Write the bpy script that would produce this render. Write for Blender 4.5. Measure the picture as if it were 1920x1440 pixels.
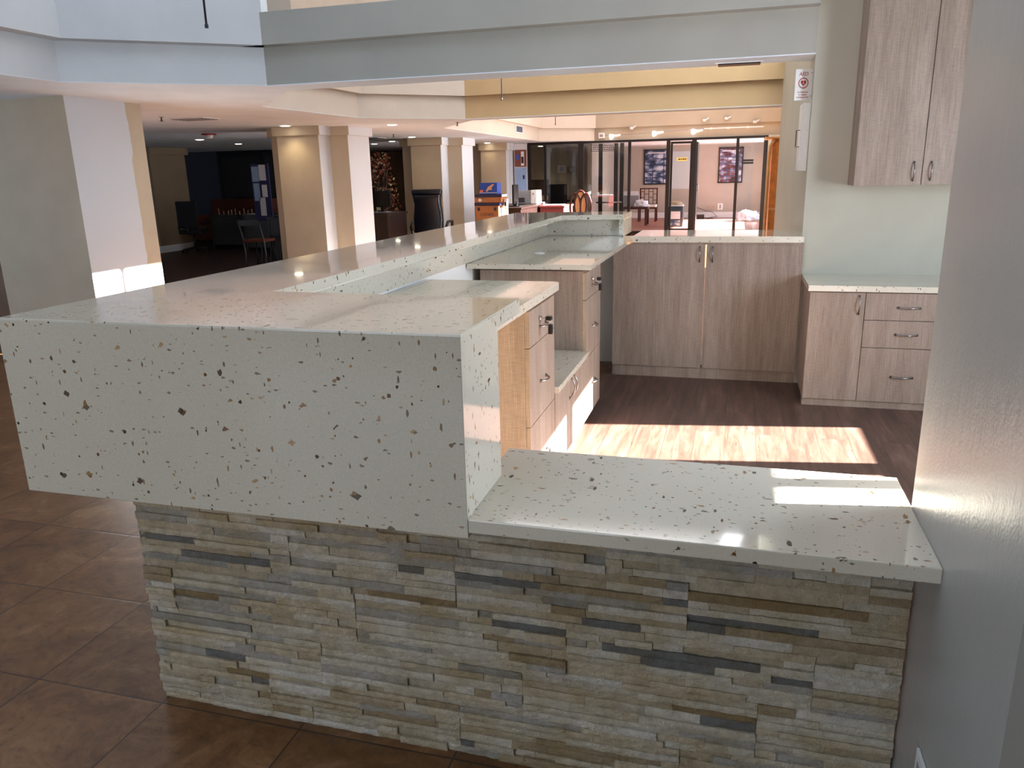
import bpy, bmesh, math, random
import numpy as np
from mathutils import Vector, Matrix, noise
from mathutils.geometry import tessellate_polygon
PI = math.pi
for o in list(bpy.data.objects):
    bpy.data.objects.remove(o, do_unlink=True)
S = bpy.context.scene
COL = S.collection

# ------------------------------------------------------------------ camera (calibrated from the room's vanishing points)
def cam_setup():
    c = np.array([960., 720.]); a = np.array([-4250., 442.]) - c; b = np.array([1386., 316.5]) - c
    f = math.sqrt(-(a @ b))
    ex = -np.array([a[0], a[1], f]); ex /= np.linalg.norm(ex)
    ey = np.array([b[0], b[1], f]); ey /= np.linalg.norm(ey)
    ey -= ex * (ex @ ey); ey /= np.linalg.norm(ey)
    ez = np.cross(ex, ey)
    if ez[1] > 0: ez = -ez
    R = np.array([ex, ey, ez])
    cam = bpy.data.cameras.new('camera'); o = bpy.data.objects.new('camera', cam); COL.objects.link(o)
    cam.sensor_fit = 'HORIZONTAL'; cam.sensor_width = 36.0; cam.lens = f / 1920 * 36
    cam.clip_start = 0.05; cam.clip_end = 200
    m = Matrix.Identity(4)
    for i in range(3):
        m[i][0] = R[i][0]; m[i][1] = -R[i][1]; m[i][2] = -R[i][2]
    m[2][3] = 1.6
    o.matrix_world = m
    S.camera = o
cam_setup()
# ------------------------------------------------------------------ exposure, world, sun, daylight
S.view_settings.view_transform = 'Standard'; S.view_settings.look = 'None'
S.view_settings.exposure = 0.5; S.view_settings.gamma = 1.0; S.view_settings.use_curve_mapping = False
w = bpy.data.worlds.new('world'); S.world = w; w.use_nodes = True
w.node_tree.nodes['Background'].inputs[0].default_value = (0.62, 0.78, 1.0, 1)
w.node_tree.nodes['Background'].inputs[1].default_value = 1.2
sun = bpy.data.lights.new('sun', 'SUN'); sun.energy = 80; sun.angle = math.radians(0.55); sun.color = (1.0, 0.97, 0.94)
so = bpy.data.objects.new('sun', sun); COL.objects.link(so)
so.rotation_euler = Vector((-1, -0.17, -0.518)).to_track_quat('-Z', 'Y').to_euler()
def area(name, loc, direction, sx, sy, power, color, spread=180):
    l = bpy.data.lights.new(name, 'AREA'); l.shape = 'RECTANGLE'; l.size = sx; l.size_y = sy
    l.energy = power; l.color = color; l.spread = math.radians(spread)
    o = bpy.data.objects.new(name, l); COL.objects.link(o); o.location = loc
    o.rotation_euler = Vector(direction).to_track_quat('-Z', 'Z' if abs(direction[2]) < .9 else 'Y').to_euler()
    return o
SKY = (0.66, 0.80, 1.0); SOFT = (0.97, 0.96, 1.0); WARM = (1.0, 0.86, 0.68)
area('daylight_front_windows', (-3.2, -4.05, 2.2), (0, 1, -0.12), 4.6, 3.2, 40, (1.0, 0.98, 0.95))
area('daylight_skylight_near', (-2.6, 1.6, 4.95), (0, 0, -1), 2.6, 4.6, 40, (.58, .76, 1.0))
area('daylight_side_window', (2.72, 3.0, 1.52), (-1, .06, 0), 2.8, 1.15, 185, (.72, .84, 1.0))
area('daylight_skylight_middle', (-1.6, 8.7, 4.95), (0, 0, -1), 2.8, 2.6, 30, SOFT)
area('daylight_clerestory_middle', (.40, 8.9, 3.6), (-1, 0, -.35), 3.2, 1.2, 50, SOFT)
area('daylight_skylight_far', (-2.0, 15.6, 4.95), (0, 0, -1), 3.0, 6.0, 62, SOFT)
area('daylight_clerestory_far', (.88, 14.5, 3.6), (-1, 0, -.3), 6, 1.2, 120, SOFT)
area('added_east_fill', (1.14, 16.7, 1.2), (-1, 0, .05), 5.6, 2.1, 42, SOFT)  # added fill light that lifts soffit and columns; no doors known here
area('daylight_shop_window', (0.98, 23.4, 1.3), (-1, 0, -0.05), 4.4, 1.9, 55, SOFT)

# ------------------------------------------------------------------ materials
def sr(r, g, b):
    def c(v):
        v /= 255.0
        return v / 12.92 if v <= .04045 else ((v + .055) / 1.055) ** 2.4
    return (c(r), c(g), c(b), 1)
class NT:
    def __init__(s, name):
        s.m = bpy.data.materials.new(name); s.m.use_nodes = True; s.t = s.m.node_tree; s.n = s.t.nodes
        s.b = s.n['Principled BSDF']; s.tc = None
    def node(s, t, **k):
        x = s.n.new(t)
        for a, v in k.items():
            if a[0] == '_': x.inputs[a[1:].replace('_', ' ')].default_value = v
            else: setattr(x, a, v)
        return x
    def link(s, a, b): s.t.links.new(a, b)
    def co(s, scale=(1, 1, 1), rot=(0, 0, 0), loc=(0, 0, 0)):
        if not s.tc: s.tc = s.node('ShaderNodeNewGeometry')
        mp = s.node('ShaderNodeMapping'); mp.inputs['Scale'].default_value = scale
        mp.inputs['Rotation'].default_value = rot; mp.inputs['Location'].default_value = loc
        s.link(s.tc.outputs['Position'], mp.inputs[0]); return mp.outputs[0]
    def noise(s, sc, scale=(1, 1, 1), detail=4, rough=.5, dist=0, co=None):
        x = s.node('ShaderNodeTexNoise', _Scale=sc, _Detail=detail, _Roughness=rough, _Distortion=dist)
        s.link(co or s.co(scale), x.inputs['Vector']); return x.outputs['Fac']
    def ramp(s, fac, stops, interp='LINEAR'):
        r = s.node('ShaderNodeValToRGB'); r.color_ramp.interpolation = interp
        e = r.color_ramp.elements
        while len(e) < len(stops): e.new(0.5)
        for el, (p, c) in zip(e, stops):
            el.position = p; el.color = c if len(c) == 4 else (*c, 1)
        s.link(fac, r.inputs[0]); return r.outputs[0]
    def mix(s, fac, a, b, mode='MIX'):
        x = s.node('ShaderNodeMix', data_type='RGBA', blend_type=mode)
        for i, v in ((0, fac), (6, a), (7, b)):
            if hasattr(v, 'links'): s.link(v, x.inputs[i])
            else: x.inputs[i].default_value = v
        return x.outputs[2]
    def math(s, op, a, b=0.0, c=None):
        x = s.node('ShaderNodeMath', operation=op)
        for i, v in enumerate((a, b) if c is None else (a, b, c)):
            if hasattr(v, 'links'): s.link(v, x.inputs[i])
            else: x.inputs[i].default_value = v
        return x.outputs[0]
    def bump(s, h, strength=.3, dist=.01):
        x = s.node('ShaderNodeBump', _Strength=strength, _Distance=dist)
        s.link(h, x.inputs['Height']); s.link(x.outputs[0], s.b.inputs['Normal'])
    def set(s, color=None, rough=None, metal=None, **k):
        for key, v in (('Base Color', color), ('Roughness', rough), ('Metallic', metal)):
            if v is None: continue
            if hasattr(v, 'links'): s.link(v, s.b.inputs[key])
            else: s.b.inputs[key].default_value = v
        return s.m
def simple(name, col, rough=.5, metal=0.0, grain=.06, gs=40, bump=0.0):
    t = NT(name); n = t.noise(gs)
    d = tuple(max(0, c * (1 - grain * 2)) for c in col[:3]) + (1,)
    u = tuple(min(1, c * (1 + grain)) for c in col[:3]) + (1,)
    t.set(t.ramp(n, [(.3, d), (.7, u)]), rough, metal)
    if bump: t.bump(n, bump, .004)
    return t.m
def plaster(name, col, rough=.55, bump=.25):
    t = NT(name); n1 = t.noise(2.2, detail=3); n2 = t.noise(130, detail=3); n3 = t.noise(28, scale=(1, 1, .35), detail=4)
    d = tuple(c * .93 for c in col[:3]) + (1,)
    t.set(t.ramp(n1, [(.35, d), (.65, col)]), rough)
    t.bump(t.math('ADD', t.math('MULTIPLY', n2, .5), n3), bump, .003); return t.m
M = {}
M['cream'] = plaster('cream_wall_paint', sr(184, 181, 165))
M['shopwall'] = plaster('taupe_wall_paint', sr(178, 171, 160))
M['fascia'] = plaster('white_fascia_paint', sr(216, 217, 218))
M['white'] = plaster('white_wall_paint', sr(228, 226, 222))
M['pillar'] = plaster('satin_cream_paint', sr(162, 161, 156), .32, .4)
M['beam'] = plaster('grey_cream_beam_paint', sr(174, 172, 162))
M['tanwall'] = plaster('golden_tan_paint', sr(206, 177, 134))
M['beige'] = plaster('beige_wall_paint', sr(186, 170, 148))
M['warmfascia'] = plaster('warm_cream_fascia_paint', sr(214, 200, 184))
M['ceil'] = plaster('white_ceiling_paint', sr(236, 242, 250), .7, .15)
M['darkceil'] = plaster('grey_ceiling_paint', sr(150, 138, 135), .7, .15)
M['trimwhite'] = simple('white_trim_paint', sr(225, 225, 225), .4, grain=.02)
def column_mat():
    t = NT('column_paint_white_sides')
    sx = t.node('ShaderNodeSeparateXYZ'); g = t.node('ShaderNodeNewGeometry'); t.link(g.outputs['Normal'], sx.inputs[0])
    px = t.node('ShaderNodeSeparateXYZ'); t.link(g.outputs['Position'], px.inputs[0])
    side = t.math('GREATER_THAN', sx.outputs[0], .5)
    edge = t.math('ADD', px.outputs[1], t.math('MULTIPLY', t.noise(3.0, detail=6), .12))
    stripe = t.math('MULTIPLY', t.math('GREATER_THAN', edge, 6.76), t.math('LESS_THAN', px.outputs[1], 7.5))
    white_side = t.math('MULTIPLY', side, t.math('SUBTRACT', 1.0, stripe))  # +x faces whiter on every column, except the tan stripe on the nearest
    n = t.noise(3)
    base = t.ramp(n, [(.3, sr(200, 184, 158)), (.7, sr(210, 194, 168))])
    t.set(t.mix(white_side, base, sr(222, 226, 232)), .5)
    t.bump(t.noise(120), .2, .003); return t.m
M['column'] = column_mat(); M['shadedcolumn'] = plaster('beige_paint_in_shade', sr(150, 132, 108))  # second material: beige darkened to carry the lounge's shade in its colour
def quartz():
    t = NT('speckled_white_quartz')
    base = t.ramp(t.noise(1.6, detail=3), [(.3, sr(217, 209, 191)), (.7, sr(224, 216, 199))])
    fine = t.ramp(t.noise(420, detail=2), [(.35, (0.86, 0.86, .85)), (.7, (1, 1, 1))])
    col = t.mix(1.0, base, fine, 'MULTIPLY')
    warp = t.node('ShaderNodeTexNoise', _Scale=45.0, _Detail=2.0)
    specs = [((.4, .5, .2), (1, .40, 1), 66, .27, .075, 1.0), ((1.1, .3, .9), (.38, 1, .5), 86, .25, .085, .9),
             ((.2, 1.3, .6), (1, 1, .33), 104, .26, .085, .85), ((.9, .9, 1.9), (.45, 1, 1), 140, .28, .075, .75), ((0, .4, 2.5), (.8, .8, .5), 90, .22, .09, .9), ((.5, 2.1, .1), (1, .6, .8), 34, .14, .06, 1.0)]
    for i, (rot, sc, scale, rad, frac, op) in enumerate(specs):
        co = t.co(sc, rot, (i * 3.1, i * 1.7, i * 2.3))
        wn = t.node('ShaderNodeTexNoise', _Scale=scale * 3.0, _Detail=2.0); t.link(co, wn.inputs['Vector'])
        add = t.node('ShaderNodeVectorMath', operation='MULTIPLY_ADD')
        t.link(wn.outputs['Color'], add.inputs[0]); add.inputs[1].default_value = (.35 / scale,) * 3; t.link(co, add.inputs[2])
        v = t.node('ShaderNodeTexVoronoi', distance='CHEBYCHEV' if i % 2 else 'EUCLIDEAN', _Scale=scale)
        t.link(add.outputs[0], v.inputs['Vector'])
        sep = t.node('ShaderNodeSeparateColor'); t.link(v.outputs['Color'], sep.inputs[0])
        r = t.math('MULTIPLY', sep.outputs[1], rad)
        m = t.math('MULTIPLY', t.math('LESS_THAN', v.outputs['Distance'], t.math('ADD', r, rad * .35)), t.math('LESS_THAN', sep.outputs[0], frac))
        chip = t.ramp(sep.outputs[2], [(0, sr(74, 52, 34)), (.2, sr(112, 80, 48)), (.42, sr(152, 114, 70)), (.66, sr(98, 84, 64)), (.82, sr(182, 146, 100)), (.93, sr(66, 56, 46)), (1, sr(240, 240, 236))], 'CONSTANT')
        col = t.mix(t.math('MULTIPLY', m, op), col, chip)
    t.set(col, .07); t.b.inputs['Specular IOR Level'].default_value = .62; t.b.inputs['Coat Weight'].default_value = .6; t.b.inputs['Coat Roughness'].default_value = .03
    return t.m
M['quartz'] = quartz()
def laminate(name, a, b, c, horiz=False):
    t = NT(name)
    band = t.noise(5.0, scale=(2.4, 2.4, .22), detail=5, rough=.6)
    fine = t.noise(60.0, scale=(5, 5, .12), detail=3)
    thr = t.noise(90.0, scale=(.25, .25, 5), detail=2)
    col = t.ramp(band, [(.3, a), (.5, b), (.72, c)])
    f1 = t.ramp(fine, [(.3, (.74, .74, .74)), (.62, (1.08, 1.06, 1.04))])
    f2 = t.ramp(thr, [(.35, (.86, .86, .86)), (.6, (1.05, 1.05, 1.05))])
    t.set(t.mix(1, t.mix(1, col, f1, 'MULTIPLY'), f2, 'MULTIPLY'), .48)
    t.bump(t.math('ADD', fine, thr), .15, .001); return t.m
M['laminate'] = laminate('grey_brown_linen_laminate', sr(136, 118, 105), sr(152, 134, 120), sr(166, 149, 135))
M['laminate_side'] = laminate('oak_linen_laminate', sr(164, 144, 118), sr(178, 158, 130), sr(190, 171, 144))
def tile():
    t = NT('terracotta_floor_tile'); P = .491
    g = t.co(loc=(2.66, -2.21, 0)); s3 = t.node('ShaderNodeSeparateXYZ'); t.link(g, s3.inputs[0])
    def edge(o):
        f = t.math('FRACT', t.math('ADD', t.math('DIVIDE', o, P), 100.0))
        return t.math('MINIMUM', f, t.math('SUBTRACT', 1.0, f))
    d = t.math('MULTIPLY', t.math('MINIMUM', edge(s3.outputs[0]), edge(s3.outputs[1])), P)
    cx = t.math('FLOOR', t.math('DIVIDE', s3.outputs[0], P)); cy = t.math('FLOOR', t.math('DIVIDE', s3.outputs[1], P))
    cb = t.node('ShaderNodeCombineXYZ'); t.link(cx, cb.inputs[0]); t.link(cy, cb.inputs[1])
    wn = t.node('ShaderNodeTexWhiteNoise', noise_dimensions='3D'); t.link(cb.outputs[0], wn.inputs['Vector'])
    va = t.node('ShaderNodeVectorMath', operation='MULTIPLY_ADD'); t.link(wn.outputs['Color'], va.inputs[0]); va.inputs[1].default_value = (9, 9, 9); t.link(g, va.inputs[2])
    n1 = t.noise(4.6, detail=12, rough=.74, dist=1.1, co=va.outputs[0]); n2 = t.noise(34, detail=8, rough=.8, co=va.outputs[0])
    col = t.ramp(n1, [(.24, sr(74, 49, 28)), (.42, sr(106, 73, 44)), (.56, sr(126, 90, 57)), (.7, sr(154, 120, 86))])
    pit = t.ramp(n2, [(.34, (.5, .45, .42)), (.44, (.93, .93, .93)), (.7, (1.14, 1.12, 1.1))])
    col = t.mix(1, col, pit, 'MULTIPLY')
    tv = t.ramp(wn.outputs['Value'], [(0, (.86, .86, .86)), (1, (1.1, 1.1, 1.1))])
    col = t.mix(1, col, tv, 'MULTIPLY')
    grout = t.math('LESS_THAN', d, .0028)
    t.set(t.mix(grout, col, sr(62, 46, 36)), .33)
    h = t.math('ADD', t.math('MULTIPLY', t.math('MINIMUM', d, .008), 60.0), t.math('MULTIPLY', n2, .16))
    t.bump(h, .3, .004); return t.m
M['tile'] = tile()
def plank(name, cols, rough=.42, wide=.18, length=1.2, along='y'):
    t = NT(name)
    co = t.co(rot=(0, 0, PI / 2 if along == 'y' else 0))
    br = t.node('ShaderNodeTexBrick', offset=.37, _Scale=1.0, _Mortar_Size=.0012, _Brick_Width=length, _Row_Height=wide, _Mortar_Smooth=.1)
    br.inputs['Color1'].default_value = (0, 0, 0, 1); br.inputs['Color2'].default_value = (1, 1, 1, 1); br.inputs['Mortar'].default_value = (.5, .5, .5, 1)
    t.link(co, br.inputs['Vector'])
    sc = (11, 1.1, 1) if along == 'y' else (1.1, 11, 1)
    gco = t.co(sc); va = t.node('ShaderNodeVectorMath', operation='MULTIPLY_ADD'); t.link(br.outputs['Color'], va.inputs[0]); va.inputs[1].default_value = (13, 7, 5); t.link(gco, va.inputs[2])
    n = t.noise(1.7, detail=9, rough=.66, dist=.5, co=va.outputs[0]); n2 = t.noise(4.2, detail=7, rough=.6, dist=1.4, co=va.outputs[0])
    col = t.ramp(n, [(.25, cols[0]), (.45, cols[1]), (.6, cols[2]), (.78, cols[3])])
    ck = t.ramp(n2, [(.3, (.36, .3, .28)), (.37, (1, 1, 1))])
    col = t.mix(1, col, ck, 'MULTIPLY')
    tone = t.ramp(br.outputs['Color'], [(0, (.93, .93, .93)), (1, (1.06, 1.05, 1.04))])
    col = t.mix(1, col, tone, 'MULTIPLY')
    t.set(t.mix(br.outputs['Fac'], col, cols[0]), rough); t.bump(n2, .12, .002); return t.m
M['plank'] = plank('rustic_vinyl_plank', (sr(58, 40, 34), sr(84, 61, 51), sr(104, 77, 66), sr(130, 104, 91)))
M['darkfloor'] = plank('dark_plank_floor', (sr(38, 24, 19), sr(56, 36, 28), sr(68, 44, 34), sr(80, 54, 42)), .4, .14, 1.2, 'x')
M['shopfloor'] = plank('reddish_plank_floor', (sr(120, 76, 64), sr(150, 100, 86), sr(170, 120, 104), sr(190, 144, 128)), .4, .12, 1.0, 'x')
def stone():
    t = NT('split_face_quartzite'); a = t.node('ShaderNodeAttribute', attribute_name='tint')
    n1 = t.noise(38, detail=6, rough=.7); n2 = t.noise(150, detail=5, rough=.7); n3 = t.noise(9, detail=4)
    c1 = t.ramp(n1, [(.3, (.84, .81, .76)), (.6, (1.14, 1.12, 1.09))]); c3 = t.ramp(n3, [(.35, (.9, .84, .72)), (.6, (1.03, 1.03, 1.04))])
    t.set(t.mix(1, t.mix(1, a.outputs['Color'], c1, 'MULTIPLY'), c3, 'MULTIPLY'), .72)
    t.bump(t.math('ADD', t.math('MULTIPLY', n1, 1.3), n2), 1.0, .009); return t.m
M['stone'] = stone()
M['bronze'] = simple('dark_bronze_metal', sr(34, 26, 24), .35, .3, .1)
M['black'] = simple('black_plastic', sr(16, 16, 18), .4)
M['fabricblack'] = simple('black_fabric', sr(18, 18, 22), .8, bump=.3)
M['leather'] = simple('black_leather', sr(20, 22, 34), .33, bump=.3, gs=90)
M['nickel'] = simple('brushed_nickel', sr(150, 144, 140), .25, 1.0)
M['chrome'] = simple('polished_metal', sr(215, 215, 218), .12, 1.0)
M['plastic'] = simple('white_plastic', sr(232, 232, 228), .35, grain=.02)
M['greyplastic'] = simple('grey_plastic', sr(150, 150, 156), .5)
M['darkgrey'] = simple('dark_grey_plastic', sr(60, 60, 66), .5)
M['red'] = simple('sign_red', sr(176, 22, 28), .4)
M['ink'] = simple('dark_ink', sr(40, 34, 46), .6)
M['cardboard'] = simple('brown_cardboard', sr(178, 112, 66), .85, grain=.08)
M['boxblue'] = simple('blue_carton', sr(24, 70, 170), .5)
M['boxnavy'] = simple('navy_carton', sr(34, 30, 66), .6)
M['orange'] = simple('orange_print', sr(226, 112, 70), .6)
M['paper'] = simple('white_paper', sr(226, 228, 234), .8, grain=.02)
M['bluepaper'] = simple('pale_blue_paper', sr(150, 176, 214), .8)
M['brownprint'] = simple('brown_print', sr(128, 76, 62), .7)
M['mahogany'] = simple('mahogany_wood', sr(78, 30, 24), .3, grain=.2, gs=12)
M['darkwood'] = simple('espresso_wood', sr(38, 22, 18), .35, grain=.2, gs=12)
M['redtop'] = simple('red_wood_desk', sr(150, 62, 58), .35, grain=.1)
M['tanfabric'] = simple('tan_fabric', sr(214, 158, 112), .8)
M['whitefabric'] = simple('white_fabric', sr(214, 210, 206), .85)
M['oak'] = simple('honey_oak_wood', sr(226, 140, 58), .35, grain=.15, gs=9)
M['oaklight'] = simple('pale_pine_wood', sr(236, 176, 112), .4, grain=.1, gs=9)
M['rust'] = simple('rust_fabric', sr(104, 50, 32), .8)
M['leaf'] = simple('autumn_leaf', sr(150, 66, 30), .6, grain=.4, gs=25)
M['leafpale'] = simple('dried_flower', sr(206, 186, 150), .7)
M['leafgreen'] = simple('green_leaf', sr(40, 110, 48), .6, grain=.3)
M['darkglass'] = simple('dark_tinted_glass', sr(20, 26, 40), .12)
M['navyprint'] = simple('navy_board', sr(40, 42, 92), .7)
M['yellow'] = simple('yellow_sticker', sr(236, 206, 92), .5)
M['bag'] = simple('crumpled_plastic', sr(222, 228, 240), .35, bump=.6, gs=20)
M['blueitem'] = simple('blue_plastic', sr(48, 86, 190), .4)
M['brownwall'] = simple('brown_stained_panel', sr(120, 82, 50), .5, grain=.12, gs=6)
M['slate'] = simple('blue_grey_wall', sr(74, 80, 98), .7)
def glow(name, col, s):
    t = NT(name); t.set(col, .5); t.b.inputs['Emission Color'].default_value = col; t.b.inputs['Emission Strength'].default_value = s; return t.m
M['lamp'] = glow('lit_lamp_lens', (1, .9, .72, 1), 9)
M['lampwhite'] = glow('lit_track_lens', (1, .97, .92, 1), 5)
M['screen'] = simple('black_screen', sr(8, 8, 10), .2)
def glass():
    t = NT('clear_glass'); t.n.remove(t.b); out = t.n['Material Output']
    tr = t.node('ShaderNodeBsdfTransparent'); tr.inputs[0].default_value = (.93, .95, .95, 1)
    gl = t.node('ShaderNodeBsdfGlossy'); gl.inputs['Roughness'].default_value = .02; gl.inputs[0].default_value = (.9, .95, 1, 1)
    fr = t.node('ShaderNodeFresnel'); fr.inputs[0].default_value = 1.5
    mx = t.node('ShaderNodeMixShader'); t.link(fr.outputs[0], mx.inputs[0]); t.link(tr.outputs[0], mx.inputs[1]); t.link(gl.outputs[0], mx.inputs[2])
    t.link(mx.outputs[0], out.inputs[0]); return t.m
M['glass'] = glass()
def picture(name, seed, dark, cols):
    t = NT(name)
    br = t.node('ShaderNodeTexBrick', offset=.0, _Scale=1.0, _Mortar_Size=.012, _Brick_Width=.34, _Row_Height=.19)
    co = t.co(rot=(PI / 2, 0, 0), loc=(seed, 0.06, 0.02)); t.link(co, br.inputs['Vector'])
    br.inputs['Mortar'].default_value = (1, 1, 1, 1)
    n = t.noise(4.5, detail=4, co=t.co((1, 1, 1.8), loc=(seed * 3, 0, 0)))
    col = t.ramp(n, [(.3, cols[0]), (.45, cols[1]), (.56, cols[2]), (.68, cols[3])])
    t.set(t.mix(br.outputs['Fac'], col, dark), .3); return t.m
M['poster_blue'] = picture('navy_photo_grid_print', 1.3, sr(30, 44, 80), (sr(24, 30, 50), sr(60, 76, 110), sr(150, 166, 190), sr(205, 210, 218)))
M['poster_mix'] = picture('colour_photo_grid_print', 4.1, sr(70, 84, 120), (sr(30, 34, 52), sr(110, 60, 60), sr(130, 140, 170), sr(220, 220, 226)))

# ------------------------------------------------------------------ geometry helpers
class MB:
    def __init__(s): s.b = bmesh.new()
    def box(s, x0, x1, y0, y1, z0, z1, bevel=0, mat=0, seg=2):
        vs = [s.b.verts.new((x, y, z)) for z in (z0, z1) for x, y in ((x0, y0), (x1, y0), (x1, y1), (x0, y1))]
        fs = [s.b.faces.new([vs[i] for i in q]) for q in ((3, 2, 1, 0), (4, 5, 6, 7), (0, 1, 5, 4), (1, 2, 6, 5), (2, 3, 7, 6), (3, 0, 4, 7))]
        for f in fs: f.material_index = mat
        if bevel:
            es = {e for f in fs for e in f.edges}
            bmesh.ops.bevel(s.b, geom=list(es), offset=bevel, segments=seg, affect='EDGES', profile=.6)
        return s
    def prism(s, pts, z0, z1, mat=0, bevel=0):
        lo = [s.b.verts.new((x, y, z0)) for x, y in pts]; hi = [s.b.verts.new((x, y, z1)) for x, y in pts]
        n = len(pts); fs = []
        fs.append(s.b.faces.new(hi)); fs.append(s.b.faces.new(lo[::-1]))
        for i in range(n): fs.append(s.b.faces.new((lo[i], lo[(i + 1) % n], hi[(i + 1) % n], hi[i])))
        for f in fs: f.material_index = mat
        if bevel: bmesh.ops.bevel(s.b, geom=list({e for f in fs for e in f.edges}), offset=bevel, segments=2, affect='EDGES', profile=.6)
        return s
    def tube(s, pts, r, n=10, mat=0, cap=True):
        pts = [Vector(p) for p in pts]; rings = []; prev = None
        rs = r if isinstance(r, (list, tuple)) else [r] * len(pts)
        for i, p in enumerate(pts):
            d = (pts[min(i + 1, len(pts) - 1)] - pts[max(i - 1, 0)]).normalized()
            if prev is None: a = d.orthogonal().normalized()
            else: a = (prev - d * prev.dot(d)).normalized()
            prev = a; b = d.cross(a)
            rings.append([s.b.verts.new(p + (a * math.cos(2 * PI * k / n) + b * math.sin(2 * PI * k / n)) * rs[i]) for k in range(n)])
        for i in range(len(rings) - 1):
            for k in range(n):
                f = s.b.faces.new((rings[i][k], rings[i][(k + 1) % n], rings[i + 1][(k + 1) % n], rings[i + 1][k])); f.material_index = mat; f.smooth = True
        if cap:
            s.b.faces.new(rings[0][::-1]).material_index = mat; s.b.faces.new(rings[-1]).material_index = mat
        return s
    def cyl(s, x, y, z0, z1, r, n=24, r2=None, mat=0): return s.tube([(x, y, z0), (x, y, z1)], [r, r if r2 is None else r2], n, mat)
    def rot(s, m):
        bmesh.ops.transform(s.b, matrix=m, verts=s.b.verts); return s
    def build(s, name, mat, parent=None, smooth=False, loc=None):
        me = bpy.data.meshes.new(name); bmesh.ops.recalc_face_normals(s.b, faces=s.b.faces)
        if smooth:
            for f in s.b.faces: f.smooth = True
        s.b.to_mesh(me); s.b.free()
        for m in (mat if isinstance(mat, (list, tuple)) else [mat]): me.materials.append(m)
        o = bpy.data.objects.new(name, me); COL.objects.link(o)
        if parent:
            o.parent = parent; o.matrix_parent_inverse = parent_inv(parent)
        if loc: o.location = loc
        return o
def parent_inv(p):
    m = Matrix.Identity(4); q = p
    chain = []
    while q: chain.append(q); q = q.parent
    for q in reversed(chain): m = m @ q.matrix_parent_inverse @ Matrix.LocRotScale(q.location, q.rotation_euler, q.scale)
    return m.inverted()
def tag(o, label=None, cat=None, group=None, kind=None):
    for k, v in (('label', label), ('category', cat), ('group', group), ('kind', kind)):
        if v: o[k] = v
    return o
def thing(name, label, cat, loc=(0, 0, 0), group=None):
    o = bpy.data.objects.new(name, None); COL.objects.link(o); o.location = loc; o.empty_display_size = .1
    return tag(o, label, cat, group)
def st(o): o['kind'] = 'structure'; return o
def copy_tree(o, parent=None):
    c = o.copy(); COL.objects.link(c); c.parent = parent
    for ch in list(o.children): copy_tree(ch, c)
    return c
def bx(name, m, x0, x1, y0, y1, z0, z1, parent=None, bevel=0):
    return MB().box(x0, x1, y0, y1, z0, z1, bevel).build(name, M[m], parent)
def text(name, body, size, m, loc, rot, parent, ext=.0006, align='CENTER'):
    cu = bpy.data.curves.new(name, 'FONT'); cu.body = body; cu.size = size; cu.extrude = ext; cu.align_x = align; cu.align_y = 'CENTER'
    t = bpy.data.objects.new(name, cu); COL.objects.link(t); bpy.context.view_layer.update()
    me = bpy.data.meshes.new_from_object(t.evaluated_get(bpy.context.evaluated_depsgraph_get())); me.name = name
    bpy.data.objects.remove(t, do_unlink=True)
    me.materials.clear(); me.materials.append(M[m])
    me.transform(Matrix.Translation(Vector(loc)) @ rot.to_4x4())
    o = bpy.data.objects.new(name, me); COL.objects.link(o)
    if parent: o.parent = parent; o.matrix_parent_inverse = parent_inv(parent)
    return o
FACE_Y = Matrix.Rotation(PI / 2, 3, 'X')      # text that faces -y

# ================================================================== SETTING
ZC = 2.358; HI = 5.0
st(bx('floor', 'tile', -9.0, 2.6, -4.5, 20.3, -.1, 0))
st(bx('floor', 'plank', -1.56, 2.6, 1.86, 6.12, 0, .004))
st(bx('floor', 'darkfloor', -17, -5.6, 6.95, 24.2, 0, .006))
st(bx('floor', 'shopfloor', -6.3, 0.95, 20.3, 26, 0, .12))
# soffit ceiling with three open wells
outer = [(-17, -4.6), (2.7, -4.6), (2.7, 26.1), (-17, 26.1)]
bay1 = [(2.62, 6.2), (.49, 6.2), (.475, 6.115), (-3.85, 6.115), (-5.07, 5.19), (-5.07, -4.5), (2.62, -4.5)]
bay2 = [(.5, 10.75), (-3.74, 10.88), (-4.88, 9.85), (-4.98, 7.78), (-3.87, 6.47), (.5, 6.47)]
bay3 = [(.98, 20.2), (-3.54, 20.2), (-4.75, 19.3), (-4.75, 12.7), (-3.7, 11.12), (.98, 11.1)]
def soffit():
    b = MB(); loops = [[Vector((x, y, 0)) for x, y in p] for p in (outer, bay1, bay2, bay3)]
    tris = tessellate_polygon(loops); flat = [v for l in loops for v in l]
    vs = [b.b.verts.new((v.x, v.y, ZC)) for v in flat]; vt = [b.b.verts.new((v.x, v.y, ZC + .004)) for v in flat]
    for t in tris:
        b.b.faces.new([vs[i] for i in t]); b.b.faces.new([vt[i] for i in t])
    k = 0
    for l in loops:
        for i in range(len(l)):
            a, c = k + i, k + (i + 1) % len(l); b.b.faces.new((vs[a], vs[c], vt[c], vt[a]))
        k += len(l)
    return b.build('ceiling', M['ceil'])
st(soffit())
st(bx('ceiling', 'ceil', -7, 2.8, -4.7, 6.6, HI, HI + .1)); st(bx('ceiling', 'ceil', -7, 1.15, 6.6, 26.2, HI, HI + .1))
def offset_in(p, q, d, cx, cy):
    v = Vector((q[0] - p[0], q[1] - p[1])); n = Vector((-v.y, v.x)).normalized()
    mid = Vector(((p[0] + q[0]) / 2, (p[1] + q[1]) / 2))
    if (Vector((cx, cy)) - mid).dot(n) < 0: n = -n
    return n * d
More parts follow.
